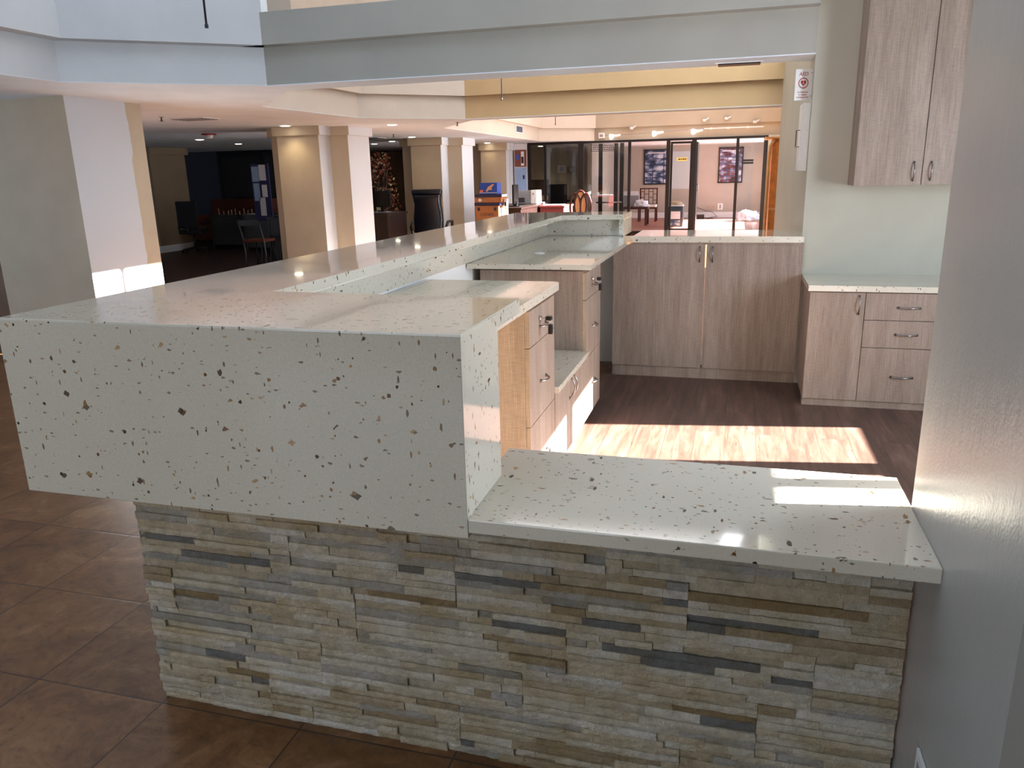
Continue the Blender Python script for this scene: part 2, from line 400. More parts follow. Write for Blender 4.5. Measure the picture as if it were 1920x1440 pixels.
def wall_run(name, pts, mat, z0, z1, th, cx, cy):
    """vertical skin along a poly-line, thickness outward"""
    b = MB(); n = len(pts); nor = [offset_in(pts[i], pts[i + 1], 1, cx, cy) for i in range(n - 1)]
    out = []
    for i, p in enumerate(pts):
        if i == 0: v = nor[0]
        elif i == n - 1: v = nor[-1]
        else:
            s = nor[i - 1] + nor[i]; v = s / (s.length_squared / 2)
        out.append((p[0] - v.x * th, p[1] - v.y * th))
    b.prism(list(pts) + out[::-1], z0, z1)
    return st(b.build(name, M[mat]))
def inset(pts, d, cx, cy):
    n = len(pts); nor = [offset_in(pts[i], pts[i + 1], 1, cx, cy) for i in range(n - 1)]; r = []
    for i, p in enumerate(pts):
        if i == 0: v = nor[0]
        elif i == n - 1: v = nor[-1]
        else:
            s = nor[i - 1] + nor[i]; v = s / (s.length_squared / 2)
        r.append((p[0] + v.x * d, p[1] + v.y * d))
    return r
tn = [0]
def trim(*a):
    tn[0] += 1; return wall_run('trim_%d' % tn[0], *a)
# near well: left side and chamfer, lower fascia, upper band, then wall to roof
l1 = [(-3.85, 6.115), (-5.07, 5.19), (-5.07, -4.5)]; c1 = (0, 1)
trim(l1, 'fascia', ZC + .004, 2.66, .12, *c1)
trim(inset(l1, .13, *c1), 'fascia', 2.655, 2.90, .25, *c1)
trim(inset(l1, .11, *c1), 'fascia', 2.90, HI, .23, *c1)
# beam one, free above
tn[0] += 1; st(bx('trim_%d' % tn[0], 'beam', -4.0, .469, 6.115, 6.47, ZC + .004, 2.66))
tn[0] += 1; st(bx('trim_%d' % tn[0], 'beam', -4.0, .469, 6.0, 6.50, 2.655, 2.90))
tn[0] += 1; st(bx('trim_%d' % tn[0], 'ceil', -3.87, .468, 6.112, 6.473, ZC - .004, ZC + .003))
tn[0] += 1; st(MB().prism([(.468, 10.745), (-3.74, 10.876), (-3.7, 11.125), (.468, 11.105)], ZC - .004, ZC + .003).build('trim_%d' % tn[0], M['ceil']))
# middle well
l2 = [(.469, 10.75), (-3.74, 10.88), (-4.88, 9.85), (-4.98, 7.78), (-3.87, 6.47)]; c2 = (-1, 8.6)
trim(l2[1:], 'warmfascia', ZC + .004, 2.66, .12, *c2)
trim(inset(l2[1:], .09, *c2), 'warmfascia', 2.655, HI, .2, *c2)
tn[0] += 1; st(MB().prism([(.469, 10.75), (-3.74, 10.88), (-3.7, 11.12), (.469, 11.1)], ZC + .004, 2.66).build('trim_%d' % tn[0], M['tanwall']))
tn[0] += 1; st(MB().prism([(.469, 10.66), (-3.8, 10.79), (-3.7, 11.14), (.469, 11.14)], 2.655, HI).build('trim_%d' % tn[0], M['tanwall']))
# far well
l3 = [(-3.54, 20.2), (-4.75, 19.3), (-4.75, 12.7), (-3.7, 11.12)]; c3 = (-1, 15)
trim(l3, 'warmfascia', ZC + .004, 2.66, .12, *c3)
trim(inset(l3, .09, *c3), 'warmfascia', 2.655, HI, .2, *c3)
st(bx('wall_above_shop', 'beige', -4.75, .95, 20.22, 20.42, ZC + .004, 2.66)); st(bx('wall_above_shop', 'beige', -4.75, .95, 20.12, 20.42, 2.655, HI))
# walls
st(bx('wall_back', 'cream', .469, 2.7, 6.115, 6.47, 0, HI))
def holed(name, mat, axis, c0, c1, a0, a1, z0, z1, holes):
    """wall slab with rectangular holes; axis 'x': slab thickness along x, runs along y"""
    b = MB(); As = sorted({a0, a1, *[h[0] for h in holes], *[h[1] for h in holes]}); Zs = sorted({z0, z1, *[h[2] for h in holes], *[h[3] for h in holes]})
    for i in range(len(As) - 1):
        for j in range(len(Zs) - 1):
            am, zm = (As[i] + As[i + 1]) / 2, (Zs[j] + Zs[j + 1]) / 2
            if any(h[0] < am < h[1] and h[2] < zm < h[3] for h in holes): continue
            if axis == 'x': b.box(c0, c1, As[i], As[i + 1], Zs[j], Zs[j + 1])
            else: b.box(As[i], As[i + 1], c0, c1, Zs[j], Zs[j + 1])
    bmesh.ops.remove_doubles(b.b, verts=b.b.verts, dist=1e-5)
    return st(b.build(name, M[mat]))
holed('wall_right', 'cream', 'x', 2.6, 2.75, -4.6, 6.5, 0, HI, [(1.6, 2.37, .93, 2.168), (2.42, 4.575, .93, 2.168), (4.73, 5.395, .93, 2.168)])
holed('wall_right_middle', 'cream', 'x', .469, .62, 6.47, 10.7, 0, HI, [(7.0, 7.39, 2.95, 4.08), (7.44, 8.10, 2.95, 4.08), (8.2, 10.0, 2.95, 4.5)])  # last opening added so sun bounces off the floor onto the soffit
holed('wall_right_far', 'cream', 'x', .95, 1.1, 10.6, 26.2, 0, HI, [(20.9, 25.4, .5, 2.2), (11.6, 15.0, 2.95, 3.8), (15.2, 19.4, 2.95, 3.8), (13.8, 19.6, .1, 2.25)])  # low opening added to brighten the soffit, upper pair added for sun bounce
st(bx('wall_jog', 'cream', .62, .95, 10.5, 10.7, 0, HI))
st(bx('wall_jamb', 'cream', .63, .95, 20.1, 20.3, 0, ZC))
holed('wall_front', 'cream', 'y', -4.6, -4.45, -17, 2.75, 0, HI, [(-5.4, -1.0, .6, 3.9)])
st(bx('wall_left', 'beige', -17.1, -17, -4.6, 26.2, 0, ZC)); st(bx('wall_far', 'shopwall', -17, 1.1, 26, 26.15, 0, HI))
st(bx('wall_dark_room', 'beige', -17, -6.4, 24.0, 24.1, 0, ZC))
st(bx('wall_lounge', 'slate', -15.5, -13.6, 18.9, 19.0, 0, ZC)); st(bx('wall_lounge', 'beige', -13.6, -9.9, 18.9, 19.0, 0, 1.0))
st(bx('wall_shop_divider', 'beige', -6.4, -6.3, 20.3, 26, 0, ZC)); st(bx('wall_shop_divider', 'shopwall', -3.9, -3.78, 21.2, 26, .12, ZC))
st(bx('wall_office_back', 'shopwall', -6.3, -3.9, 24.0, 24.1, .12, ZC))
st(bx('wall_left_near', 'brownwall', -12, -6.9, 6.25, 6.4, 0, ZC))
# near pillar on the right
pil = st(bx('wall_pillar', 'pillar', .433, 1.3, 1.16, 1.88, 0, HI))
st(bx('baseboard_back', 'trimwhite', -3.78, .95, 25.98, 26.0, .12, .29))
st(bx('baseboard_counter', 'trimwhite', -1.53, -1.515, 5.1, 6.3, 0, .2))

# ================================================================== RECEPTION COUNTER
def build_stone(parent):
    rnd = random.Random(5); b = bmesh.new(); lay = b.verts.layers.float_color.new('tint')
    pal = [(sr(220, 212, 194), 30), (sr(210, 200, 180), 24), (sr(228, 222, 210), 20), (sr(198, 184, 158), 15), (sr(212, 198, 172), 14), (sr(176, 158, 128), 4),
           (sr(168, 165, 157), 5), (sr(128, 128, 126), 5), (sr(160, 138, 102), 2), (sr(188, 183, 174), 14)]
    bag = [c for c, wgt in pal for _ in range(wgt)]
    def brick(u0, u1, z0, z1, d, col, face):
        nu = max(2, int((u1 - u0) / .014)); nz = max(2, int((z1 - z0) / .007))
        g = {}
        for i in range(nu + 1):
            for j in range(nz + 1):
                u = u0 + (u1 - u0) * i / nu; z = z0 + (z1 - z0) * j / nz
                e = (i in (0, nu)) or (j in (0, nz))
                n = noise.noise(Vector((u * 42, z * 70, face * 9 + d * 90))) * .0028 + noise.noise(Vector((u * 120, z * 160, face))) * .0012
                dep = d + n - (.0022 if e else 0)
                if (i in (0, nu)) and face == 0: u += noise.noise(Vector((z * 80, u * 3, 2))) * .002
                co = (u, 1.752 - dep, z) if face == 0 else (-1.682 - dep, u, z)
                v = b.verts.new(co); k = 1 + .10 * noise.noise(Vector((u * 14, z * 22, face + 5)))
                v[lay] = (col[0] * k, col[1] * k, col[2] * k, 1); g[i, j] = v
        for i in range(nu):
            for j in range(nz): b.faces.new((g[i, j], g[i + 1, j], g[i + 1, j + 1], g[i, j + 1])).smooth = False
        ring = [g[i, 0] for i in range(nu + 1)] + [g[nu, j] for j in range(1, nz + 1)] + [g[i, nz] for i in range(nu - 1, -1, -1)] + [g[0, j] for j in range(nz - 1, 0, -1)]
        back = []
        for v in ring:
            q = b.verts.new((v.co.x, 1.765, v.co.z) if face == 0 else (-1.67, v.co.y, v.co.z)); q[lay] = tuple(c * .75 for c in v[lay][:3]) + (1,); back.append(q)
        for i in range(len(ring)):
            j = (i + 1) % len(ring); b.faces.new((ring[i], ring[j], back[j], back[i]))
    for face, U0, U1, ZT in ((0, -1.692, .427, .80), (1, 1.752, 6.9, .80)):
        z = 0.0; prow = 0
        while z < ZT - .01:
            ph = .156; u = U0 - rnd.uniform(.0, .55) if prow else U0 - .1; 
            zt = min(z + ph, ZT)
            while u < U1:
                pe = min(u + rnd.choice((.61, .61, .5)), U1)
                ps = max(u, U0)
                if pe - ps > .01:
                    zz = z; nrow = 7; hs = [rnd.uniform(.8, 1.25) for _ in range(nrow)]; tot = sum(hs)
                    for h in hs:
                        z1 = zz + h / tot * ph
                        if zz < ZT - .003:
                            uu = ps + 0.0
                            while uu < pe - 1e-4:
                                L = rnd.choice((.05, .08, .13, .17, .22, .3, .36, .26)) * rnd.uniform(.8, 1.2)
                                ue = uu + L
                                if pe - ue < .035: ue = pe
                                jut = rnd.uniform(-.004, .003) if (uu <= U0 + 1e-6) else 0
                                brick(uu + jut, ue - .0008, zz + .0004, min(z1, ZT) - .0004, rnd.choice((0, .001, .003, .004, .006, .010)) + .001, rnd.choice(bag), face)
                                uu = ue
                        zz = z1
                u = pe
            z += ph; prow += 1
    me = bpy.data.meshes.new('stone_cladding'); b.to_mesh(me); b.free(); me.materials.append(M['stone'])
    o = bpy.data.objects.new('stone_cladding', me); COL.objects.link(o); o.parent = parent; o['label'] = 'cream, tan and grey split-face ledger stone strips'
    return o
kw = thing('counter_base', 'cream and grey ledger stone clad base wall under the white quartz counter', 'counter base')
build_stone(kw)
bx('wall_core', 'cream', -1.67, .427, 1.766, 1.85, 0, .785, kw)
MB().prism([(-1.67, 1.85), (-1.555, 1.85), (-1.555, 6.55), (-.93, 6.55), (-.93, 6.68), (-1.67, 6.68)], 0, 1.222).build('stud_wall', M['white'], kw)
T = 1.262; TH = .04
rc = thing('raised_counter', 'long raised white quartz counter with waterfall front and brown shell chips', 'counter')
MB().prism([(-1.872, 1.571), (-.57, 1.571), (-.575, 2.085), (-1.386, 2.112), (-1.383, 6.375), (-.884, 6.44), (-.885, 6.965), (-1.908, 6.87)], T - TH, T, bevel=.0025).build('counter_top', M['quartz'], rc)
MB().box(-1.8725, -.5695, 1.5704, 1.611, .772, T - .003, .002).build('waterfall_panel', M['quartz'], rc)
MB().box(-.61, -.5694, 1.6, 1.85, .822, T - .003, .002).build('side_panel', M['quartz'], rc)
MB().box(-1.872, -1.832, 1.611, 2.2, .772, T - TH, .002).build('side_panel', M['quartz'], rc)
MB().box(-1.555, -1.545, 2.2, 6.55, 1.087, T - TH).build('backsplash', M['quartz'], rc)
MB().box(-1.545, -.93, 6.53, 6.55, 1.087, T - TH).build('backsplash', M['quartz'], rc)
MB().box(-.925, -.885, 6.46, 6.95, 1.0865, T - TH, .002).build('end_panel', M['quartz'], rc)
lc = MB().prism([(-.569, 1.571), (.433, 1.571), (.433, 2.065), (-.61, 2.065), (-.61, 1.612), (-.569, 1.612)], .786, .821, bevel=.003).build('low_countertop', M['quartz'])
tag(lc, 'low front quartz ledge over the stone base, between the waterfall panel and the right pillar', 'countertop')
ds = MB().prism([(-1.545, 1.95), (-.835, 1.95), (-.835, 3.77), (-.855, 3.79), (-1.545, 3.79)], 1.035, 1.075, bevel=.002).build('desk_worktop', M['quartz'])
tag(ds, 'nearer inner quartz worktop, over the drawer tower with the hanging key', 'countertop')
ds = MB().prism([(-1.545, 4.42), (-.79, 4.42), (-.79, 6.1), (-.79, 6.52), (-1.545, 6.52)], 1.055, 1.085, bevel=.002).build('desk_worktop', M['quartz'])
tag(ds, 'farther inner quartz worktop, running back to the tall two-door cabinet', 'countertop')
ds = MB().box(-1.545, -.82, 3.69, 4.525, .5215, .554, .002).build('printer_shelf_worktop', M['quartz'])
tag(ds, 'knee-high quartz shelf between the two drawer towers', 'countertop')
ds = MB().box(-.765, .482, 6.075, 6.75, 1.069, 1.115, .002).build('cabinet_worktop', M['quartz'])
tag(ds, 'quartz worktop on the wide two-door cabinet in the wall opening', 'countertop')
ds = MB().box(.485, 2.0, 5.49, 6.113, .802, .841, .002).build('cabinet_worktop', M['quartz'])
tag(ds, 'white quartz worktop below the wall cabinet, against the back wall', 'countertop')
for i, (x, y, z) in enumerate(((-1.22, 2.75, 1.0755), (-1.25, 5.05, 1.0855))):
    g = MB().cyl(x, y, z, z + .005, .035, 24).build('cable_grommet', M['plastic'])
    tag(g, ('white round cable grommet in the nearer inner worktop', 'white round cable grommet in the farther inner worktop')[i], 'grommet')

def bow_handle(parent, p, axis, out, L=.12, h=.028, r=.0048):
    """bow pull; p centre on face, axis = direction of length, out = outward"""
    a = Vector(axis); o = Vector(out); p = Vector(p); pts = []
    for i in range(13):
        t = i / 12; pts.append(p + a * (t - .5) * L + o * (h * math.sin(PI * t) ** .6))
    b = MB().tube(pts, [r * 1.5] + [r] * 11 + [r * 1.5], 8)
    for s in (-1, 1): b.tube([p + a * s * L / 2, p + a * s * L / 2 + o * .004], r * 2.0, 10)
    return b.build('handle', M['nickel'], parent)
def drawer_tower(name, label, y0, y1, group, side='laminate_side'):
    t = thing(name, label, 'cabinet', (-1.15, (y0 + y1) / 2, 0), group)
    MB().box(-1.5, -.862, y0, y1, .1, 1.034).build('carcass', M[side], t)
    bx('toe_kick', 'laminate', -1.5, -.91, y0 + .002, y1 - .002, 0, .1, t)
    ym = (y0 + y1) / 2
    for z0, z1, hz in ((.862, 1.022, .925), (.499, .858, .667), (.105, .495, .3)):
        d = MB().box(-.861, -.841, y0 + .003, y1 - .003, z0, z1, mat=0)
        for f in d.b.faces:
            if abs(f.normal.y) > .5 or True: pass
        d.b.faces.ensure_lookup_table(); bmesh.ops.recalc_face_normals(d.b, faces=d.b.faces)
        for f in d.b.faces:
            if f.normal.x < .5: f.material_index = 1
        dr = d.build('drawer', [M['laminate'], M['laminate_side']], t)
        bow_handle(dr, (-.841, ym, hz), (0, 1, 0), (1, 0, 0), .11)
        if z0 > .8: MB().tube([(-.841, ym - .06, .965), (-.829, ym - .06, .965)], .011, 16).build('lock', M['chrome'], dr)
    return t
drawer_tower('drawer_tower', 'three-drawer tower under the nearer inner worktop, key hanging near its top handle', 3.19, 3.685, 'locking drawer towers')
drawer_tower('drawer_tower', 'three-drawer tower under the farther inner worktop, past the knee-high shelf', 4.535, 5.06, 'locking drawer towers', 'laminate')
for ym, lab in ((3.4375, 'black-headed key in the top lock of the nearer drawer tower'), (4.7975, 'black-headed key in the top lock of the farther drawer tower')):
    k = thing('key', lab, 'key', (-.829, ym - .06, .965))
    y = ym - .06
    MB().box(-.829, -.808, y - .002, y + .002, .961, .969).build('blade', M['chrome'], k)
    MB().box(-.809, -.782, y - .016, y + .016, .956, .975, .004).build('head', M['black'], k)
    MB().tube([(-.79, y, .957), (-.788, y + .012, .945), (-.789, y, .934), (-.79, y - .012, .945), (-.79, y, .957)], .0015, 6).build('ring', M['chrome'], k)
    MB().box(-.797, -.779, y - .014, y + .013, .893, .936, .004).build('fob', M['black'], k)
# low two-door cabinet
lb = thing('low_cabinet', 'knee-high two-door cabinet between the two drawer towers', 'cabinet', (-1.15, 4.1, 0))
bx('carcass', 'laminate_side', -1.5, -.862, 3.69, 4.53, .1, .521, lb); bx('toe_kick', 'laminate', -1.5, -.91, 3.69, 4.53, 0, .1, lb)
for a, c, hy in ((3.693, 4.078, 4.045), (4.082, 4.527, 4.118)):
    d = bx('door', 'laminate', -.861, -.841, a, c, .105, .518, lb); bow_handle(d, (-.841, hy, .455), (0, 0, 1), (1, 0, 0), .125, .032)
# wide two-door cabinet in the opening (open back)
gc = thing('two_door_cabinet', 'wide grey-brown two-door cabinet filling the opening, light showing between its doors', 'cabinet', (-.2, 6.3, 0))
bx('side_panel', 'laminate', -.912, -.894, 6.115, 6.7, 0, 1.052, gc); bx('side_panel', 'laminate', .468, .486, 6.117, 6.7, 0, 1.052, gc) if False else bx('side_panel', 'laminate', .448, .466, 6.117, 6.7, 0, 1.052, gc)
bx('toe_kick', 'laminate', -.894, .484, 6.108, 6.114, 0, .092, gc)
bx('top_rail', 'laminate', -.76, .484, 6.09, 6.125, 1.052, 1.068, gc)
bx('bottom_panel', 'laminate', -.894, .448, 6.13, 6.7, .092, .11, gc)
for a, c, hx in ((-.912, -.215, -.255), (-.205, .484, -.16)):
    d = bx('door', 'laminate', a, c, 6.085, 6.105, .094, 1.052, gc, .0015); bow_handle(d, (hx, 6.085, .98), (0, 0, 1), (0, -1, 0), .115)
# base cabinet on back wall
bc = thing('base_cabinet', 'grey-brown base cabinet with one door and three drawers below the wall cabinet', 'cabinet', (1.2, 5.8, 0))
bx('carcass', 'laminate', .5, 1.95, 5.535, 6.113, .054, .8, bc); bx('toe_kick', 'laminate', .502, 1.95, 5.53, 5.6, 0, .054, bc)
d = bx('door', 'laminate', .502, .845, 5.513, 5.533, .056, .793, bc, .001); bow_handle(d, (.809, 5.513, .713), (0, 0, 1), (0, -1, 0), .12)
for z0, z1, hz in ((.615, .793, .7), (.429, .611, .52), (.056, .425, .232)):
    d = bx('drawer', 'laminate', .849, 1.375, 5.513, 5.533, z0, z1, bc, .001); bow_handle(d, (1.112, 5.513, hz), (1, 0, 0), (0, -1, 0), .128)
d = bx('door', 'laminate', 1.379, 1.95, 5.513, 5.533, .056, .793, bc, .001); bow_handle(d, (1.43, 5.513, .713), (0, 0, 1), (0, -1, 0), .12)
wc = thing('wall_cabinet', 'grey-brown two-door wall cabinet hung above the base cabinet', 'cabinet', (1.15, 6.1, 1.47))
bx('carcass', 'laminate', .745, 1.56, 5.805, 6.114, 1.473, 2.95, wc)
for a, c, hx in ((.745, 1.15, 1.1), (1.1545, 1.56, 1.203)):
    d = bx('door', 'laminate', a, c, 5.785, 5.804, 1.473, 2.95, wc, .0015); bow_handle(d, (hx, 5.785, 1.56), (0, 0, 1), (0, -1, 0), .115)
# outlet on the pillar
ol = thing('wall_outlet', 'white wall outlet low on the right pillar beside the stone base', 'outlet', (.433, 1.53, .35))
MB().box(.426, .4325, 1.49, 1.56, .292, .407, .002).build('cover_plate', M['plastic'], ol)
for z in (.328, .372): MB().box(.4245, .4262, 1.508, 1.542, z - .014, z + .014, .001).build('socket', M['greyplastic'], ol)

# ================================================================== SAFETY ITEMS ON THE WALL END
ae = thing('defibrillator_sign', 'white sign with red heart ring reading AED, jutting from the wall end', 'sign', (.465, 6.2, 2.17))
A0, A1 = Vector((.352, 6.2)), Vector((.468, 6.235))
Z0, Z1 = 2.062, 2.272
dv = (A1 - A0); ln = dv.length; ang = math.atan2(dv.y, dv.x)
RS = Matrix.Rotation(ang, 3, 'Z'); SO = Vector((A0.x, A0.y, 0))
def sp(u, z, off=0): return SO + RS @ Vector((u, -off, z))
b = MB().box(0, ln, 0, .003, Z0, Z1); b.rot(Matrix.Translation(SO) @ RS.to_4x4()); b.build('panel', M['plastic'], ae)
def ring(cu, cz, r0, r1, mat, name, off):
    b = MB(); n = 40; ri = [b.b.verts.new(sp(cu + r0 * math.cos(2 * PI * i / n), cz + r0 * math.sin(2 * PI * i / n), off)) for i in range(n)]; ro = [b.b.verts.new(sp(cu + r1 * math.cos(2 * PI * i / n), cz + r1 * math.sin(2 * PI * i / n), off)) for i in range(n)]
    for i in range(n): b.b.faces.new((ri[i], ri[(i + 1) % n], ro[(i + 1) % n], ro[i]))
    return b.build(name, mat, ae)
cu, cz = .058, 2.178
ring(cu, cz, .030, .036, M['red'], 'ring', .0012)
b = MB(); vs = []
for i in range(40):
    a = 2 * PI * i / 40; hx = 16 * math.sin(a) ** 3; hz = 13 * math.cos(a) - 5 * math.cos(2 * a) - 2 * math.cos(3 * a) - math.cos(4 * a)
    vs.append(b.b.verts.new(sp(cu + hx * .00125, cz + hz * .00135 + .001, .0014)))
b.b.faces.new(vs); b.build('heart', M['red'], ae)
b = MB(); b.b.faces.new([b.b.verts.new(sp(cu + u, cz + z, .002)) for u, z in ((.004, .013), (-.006, -.001), (0, -.001), (-.003, -.014), (.007, .002), (.001, .002))]); b.build('bolt', M['plastic'], ae)
TX = RS @ FACE_Y
text('lettering', 'AED', .034, 'red', sp(cu, 2.238, .001), TX, ae)
for i, s in enumerate(('AUTOMATED', 'EXTERNAL', 'DEFIBRILLATOR')): text('lettering', s, .0125, 'red', sp(cu, 2.116 - i * .017, .001), TX, ae)
for z in (2.09, 2.245): MB().tube([sp(ln - .006, z, 0), sp(ln - .006, z, .003)], .003, 8).build('screw', M['ink'], ae)
ab = thing('defibrillator_cabinet', 'white slim metal wall box with wire handle below the AED sign', 'cabinet', (.469, 6.3, 1.8))
MB().box(.418, .4685, 6.2, 6.44, 1.575, 2.045, .004).build('case', M['plastic'], ab)
MB().box(.411, .418, 6.205, 6.435, 1.58, 2.04, .002).build('door', M['plastic'], ab)
MB().tube([(.411, 6.25, 1.745), (.386, 6.25, 1.745), (.386, 6.25, 1.86), (.411, 6.25, 1.86)], .0035, 8).build('handle', M['darkgrey'], ab)

# ================================================================== COLUMNS
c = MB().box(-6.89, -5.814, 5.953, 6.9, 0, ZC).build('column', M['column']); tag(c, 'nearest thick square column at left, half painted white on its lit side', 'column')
def column(label, y0, xa, xb, yd, xl, xr, ye, cap=.12):
    t = thing('column', label, 'column', ((xl + xr) / 2, (yd + ye) / 2, 0), 'stepped columns in a row')
    e = .045
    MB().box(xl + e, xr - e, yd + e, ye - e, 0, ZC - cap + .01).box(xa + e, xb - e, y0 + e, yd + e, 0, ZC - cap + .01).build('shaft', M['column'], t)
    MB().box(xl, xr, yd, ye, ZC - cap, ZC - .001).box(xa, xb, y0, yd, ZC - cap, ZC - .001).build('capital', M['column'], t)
    MB().box(xl + e - .012, xr - e + .012, yd + e - .012, ye - e + .012, 0, .14).build('base_trim', M['trimwhite'], t)
column('second column from the left, stepped, standing close behind the counter', 10.88, -6.85, -6.05, 11.22, -7.16, -5.74, 12.04, .13)
column('third column, stepped, behind the high-backed leather chair', 15.64, -6.67, -5.91, 16.04, -7.03, -5.59, 16.85, .15)
column('farthest stepped column, behind the boxes and posters', 19.5, -6.39, -5.63, 19.8, -6.9, -5.62, 20.2, .17)
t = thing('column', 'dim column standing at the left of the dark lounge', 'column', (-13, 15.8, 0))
MB().box(-13.3, -12.75, 15.2, 16.4, 0, 2.2).build('shaft', M['shadedcolumn'], t); MB().box(-13.35, -12.68, 15.15, 16.45, 2.2, ZC - .002).build('capital', M['shadedcolumn'], t)
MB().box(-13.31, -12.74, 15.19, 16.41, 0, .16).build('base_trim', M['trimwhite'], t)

# ================================================================== CEILING FITTINGS
def downlight(x, y, label, power=0, z=ZC):
    t = thing('ceiling_downlight', label, 'ceiling light', (x, y, z), 'round recessed ceiling lights')
    b = MB(); n = 24
    ro = [b.b.verts.new((x + .085 * math.cos(2 * PI * i / n), y + .085 * math.sin(2 * PI * i / n), z - .004)) for i in range(n)]
    ri = [b.b.verts.new((x + .065 * math.cos(2 * PI * i / n), y + .065 * math.sin(2 * PI * i / n), z - .006)) for i in range(n)]
    for i in range(n): b.b.faces.new((ro[i], ro[(i + 1) % n], ri[(i + 1) % n], ri[i]))
    b.build('trim_ring', M['plastic'], t)
    MB().cyl(x, y, z - .005, z - .002, .065, 24).build('lens', M['lamp'], t)
    if power:
        l = bpy.data.lights.new('downlight_beam', 'SPOT'); l.energy = power; l.color = (1, .8, .52); l.spot_size = math.radians(120); l.spot_blend = .8; l.shadow_soft_size = .06
        o = bpy.data.objects.new('downlight_beam', l); COL.objects.link(o); o.location = (x, y, z - .02); o.parent = t; o.matrix_parent_inverse = parent_inv(t)
downlight(-6.5, 10.7, 'lit downlight right in front of the second column', 10)
downlight(-5.12, 11.45, 'lit downlight just right of the second column')
downlight(-6.38, 15.2, 'lit downlight in front of the third column', 4)
downlight(-6.1, 19.35, 'lit downlight in front of the farthest column', 3)
downlight(-9.95, 13.3, 'lit downlight over the dark lounge, left one nearer the smoke detector', 0)
downlight(-10.55, 15.4, 'lit downlight over the dark lounge, right one farther back', 0)
downlight(-7.49, 16.7, 'lit downlight between second and third columns, right of the pair', 0)
downlight(-8.4, 17.7, 'lit downlight between second and third columns, left of the pair', 0)
downlight(-5.6, 22.9, 'lit downlight inside the glass-walled office', 40)
def vent(x0, x1, y0, y1, label, z=ZC, m='greyplastic'):
    t = thing('ceiling_vent', label, 'vent', ((x0 + x1) / 2, (y0 + y1) / 2, z))
    MB().box(x0, x1, y0, y1, z - .012, z - .001, .003).build('frame', M['plastic'], t)
    n = 5
    for i in range(n):
        y = y0 + (y1 - y0) * (i + .5) / n; MB().box(x0 + .02, x1 - .02, y - .012, y + .004, z - .02, z - .012).build('slat', M[m], t)
vent(-6.85, -6.35, 8.6, 8.95, 'white ceiling vent in the soffit above the nearest column')
vent(-7.4, -6.9, 14.7, 15.1, 'dark flat ceiling vent left of the third column', m='darkgrey')
vent(-.21, .13, 6.29, 6.42, 'narrow dark slot vent under the near ceiling beam', m='black')
sd = thing('smoke_detector', 'round smoke detector on the lounge soffit between two lit downlights', 'smoke detector', (-8.6, 11.75, ZC))
MB().cyl(-8.6, 11.75, ZC - .02, ZC - .001, .12, 24).build('base', M['red'], sd); MB().cyl(-8.6, 11.75, ZC - .075, ZC - .02, .055, 20, .075).build('sensor', M['plastic'], sd)
def sprinkler(x, y, label):
    t = thing('sprinkler', label, 'sprinkler', (x, y, ZC)); MB().cyl(x, y, ZC - .008, ZC - .001, .03, 16).build('escutcheon', M['chrome'], t)
    MB().tube([(x, y, ZC - .008), (x, y, ZC - .05)], .009, 8).cyl(x, y, ZC - .054, ZC - .05, .025, 12).build('head', M['darkgrey'], t)
sprinkler(-6.75, 8.35, 'small sprinkler beside the soffit vent above the nearest column')
sprinkler(-4.05, 11.4, 'small sprinkler on the soffit under the golden beam corner')
sprinkler(-6.2, 13.9, 'small sprinkler ahead of the third column')
for x, y, z, lab in ((-2.86, 4.0, 2.41, 'thin dark cable hanging from the near skylight well, top left'), (-2.5, 8.5, 2.37, 'thin dark cable hanging in front of the golden beam'), (-3.26, 14.5, 2.44, 'thin dark cable hanging in the far well above the glass shopfront')):
    tag(MB().tube([(x, y, HI), (x + .003, y, 3.2), (x, y, z)], .006, 8).tube([(x, y, z + .02), (x, y, z)], .01, 8).build('hanging_cable', M['ink']), lab, 'cable')
wv = thing('fascia_vent', 'small blue-grey louvred vent on the far left fascia', 'vent', (-4.75, 17.6, 2.5))
bx('frame', 'plastic', -4.75, -4.735, 17.1, 17.75, 2.47, 2.63, wv); bx('louvre', 'slate', -4.735, -4.728, 17.18, 17.67, 2.49, 2.61, wv)

# ================================================================== GLASS SHOPFRONT
YS = 20.2
sf = bpy.data.objects.new('window_1', None); COL.objects.link(sf); sf.location = (-2.3, YS, 0); st(sf)
b = MB()
b.box(-5.27, .63, YS - .04, YS + .04, 2.30, ZC - .001)
for x, wd in ((-5.24, .07), (-4.82, .05), (-3.88, .13), (-2.65, .07), (-1.70, .09), (-1.08, .11), (-.06, .07), (.58, .09)): b.box(x - wd / 2, x + wd / 2, YS - .04, YS + .04, 0, 2.30)
b.box(-5.27, .63, YS - .04, YS + .04, .06, .125)
b.build('frame', M['bronze'], sf)
for a, c in ((-5.2, -4.85), (-4.79, -3.95), (-3.81, -2.69), (-.02, .53)): bx('pane', 'glass', a, c, YS - .004, YS + .004, .125, 2.3, sf)
dr = bpy.data.objects.new('door_1', None); COL.objects.link(dr); dr.location = (-1.62, 20.3, .13); st(dr)
MB().box(-1.65, -1.60, 20.26, 20.30, .13, 2.28).box(-1.17, -1.12, 20.26, 20.30, .13, 2.28).box(-1.6, -1.17, 20.26, 20.30, 2.23, 2.28).box(-1.6, -1.17, 20.26, 20.30, .13, .18).build('frame', M['bronze'], dr)
bx('pane', 'glass', -1.6, -1.17, 20.275, 20.283, .18, 2.23, dr)
MB().box(-1.04, -1.0, 20.3, 20.98, .13, 2.26).build('door_leaf', M['bronze'], dr)
MB().tube([(-1.0, 20.4, 1.1), (-.96, 20.4, 1.1), (-.96, 20.4, 1.25), (-1.0, 20.4, 1.25)], .012, 8).build('handle', M['chrome'], dr)
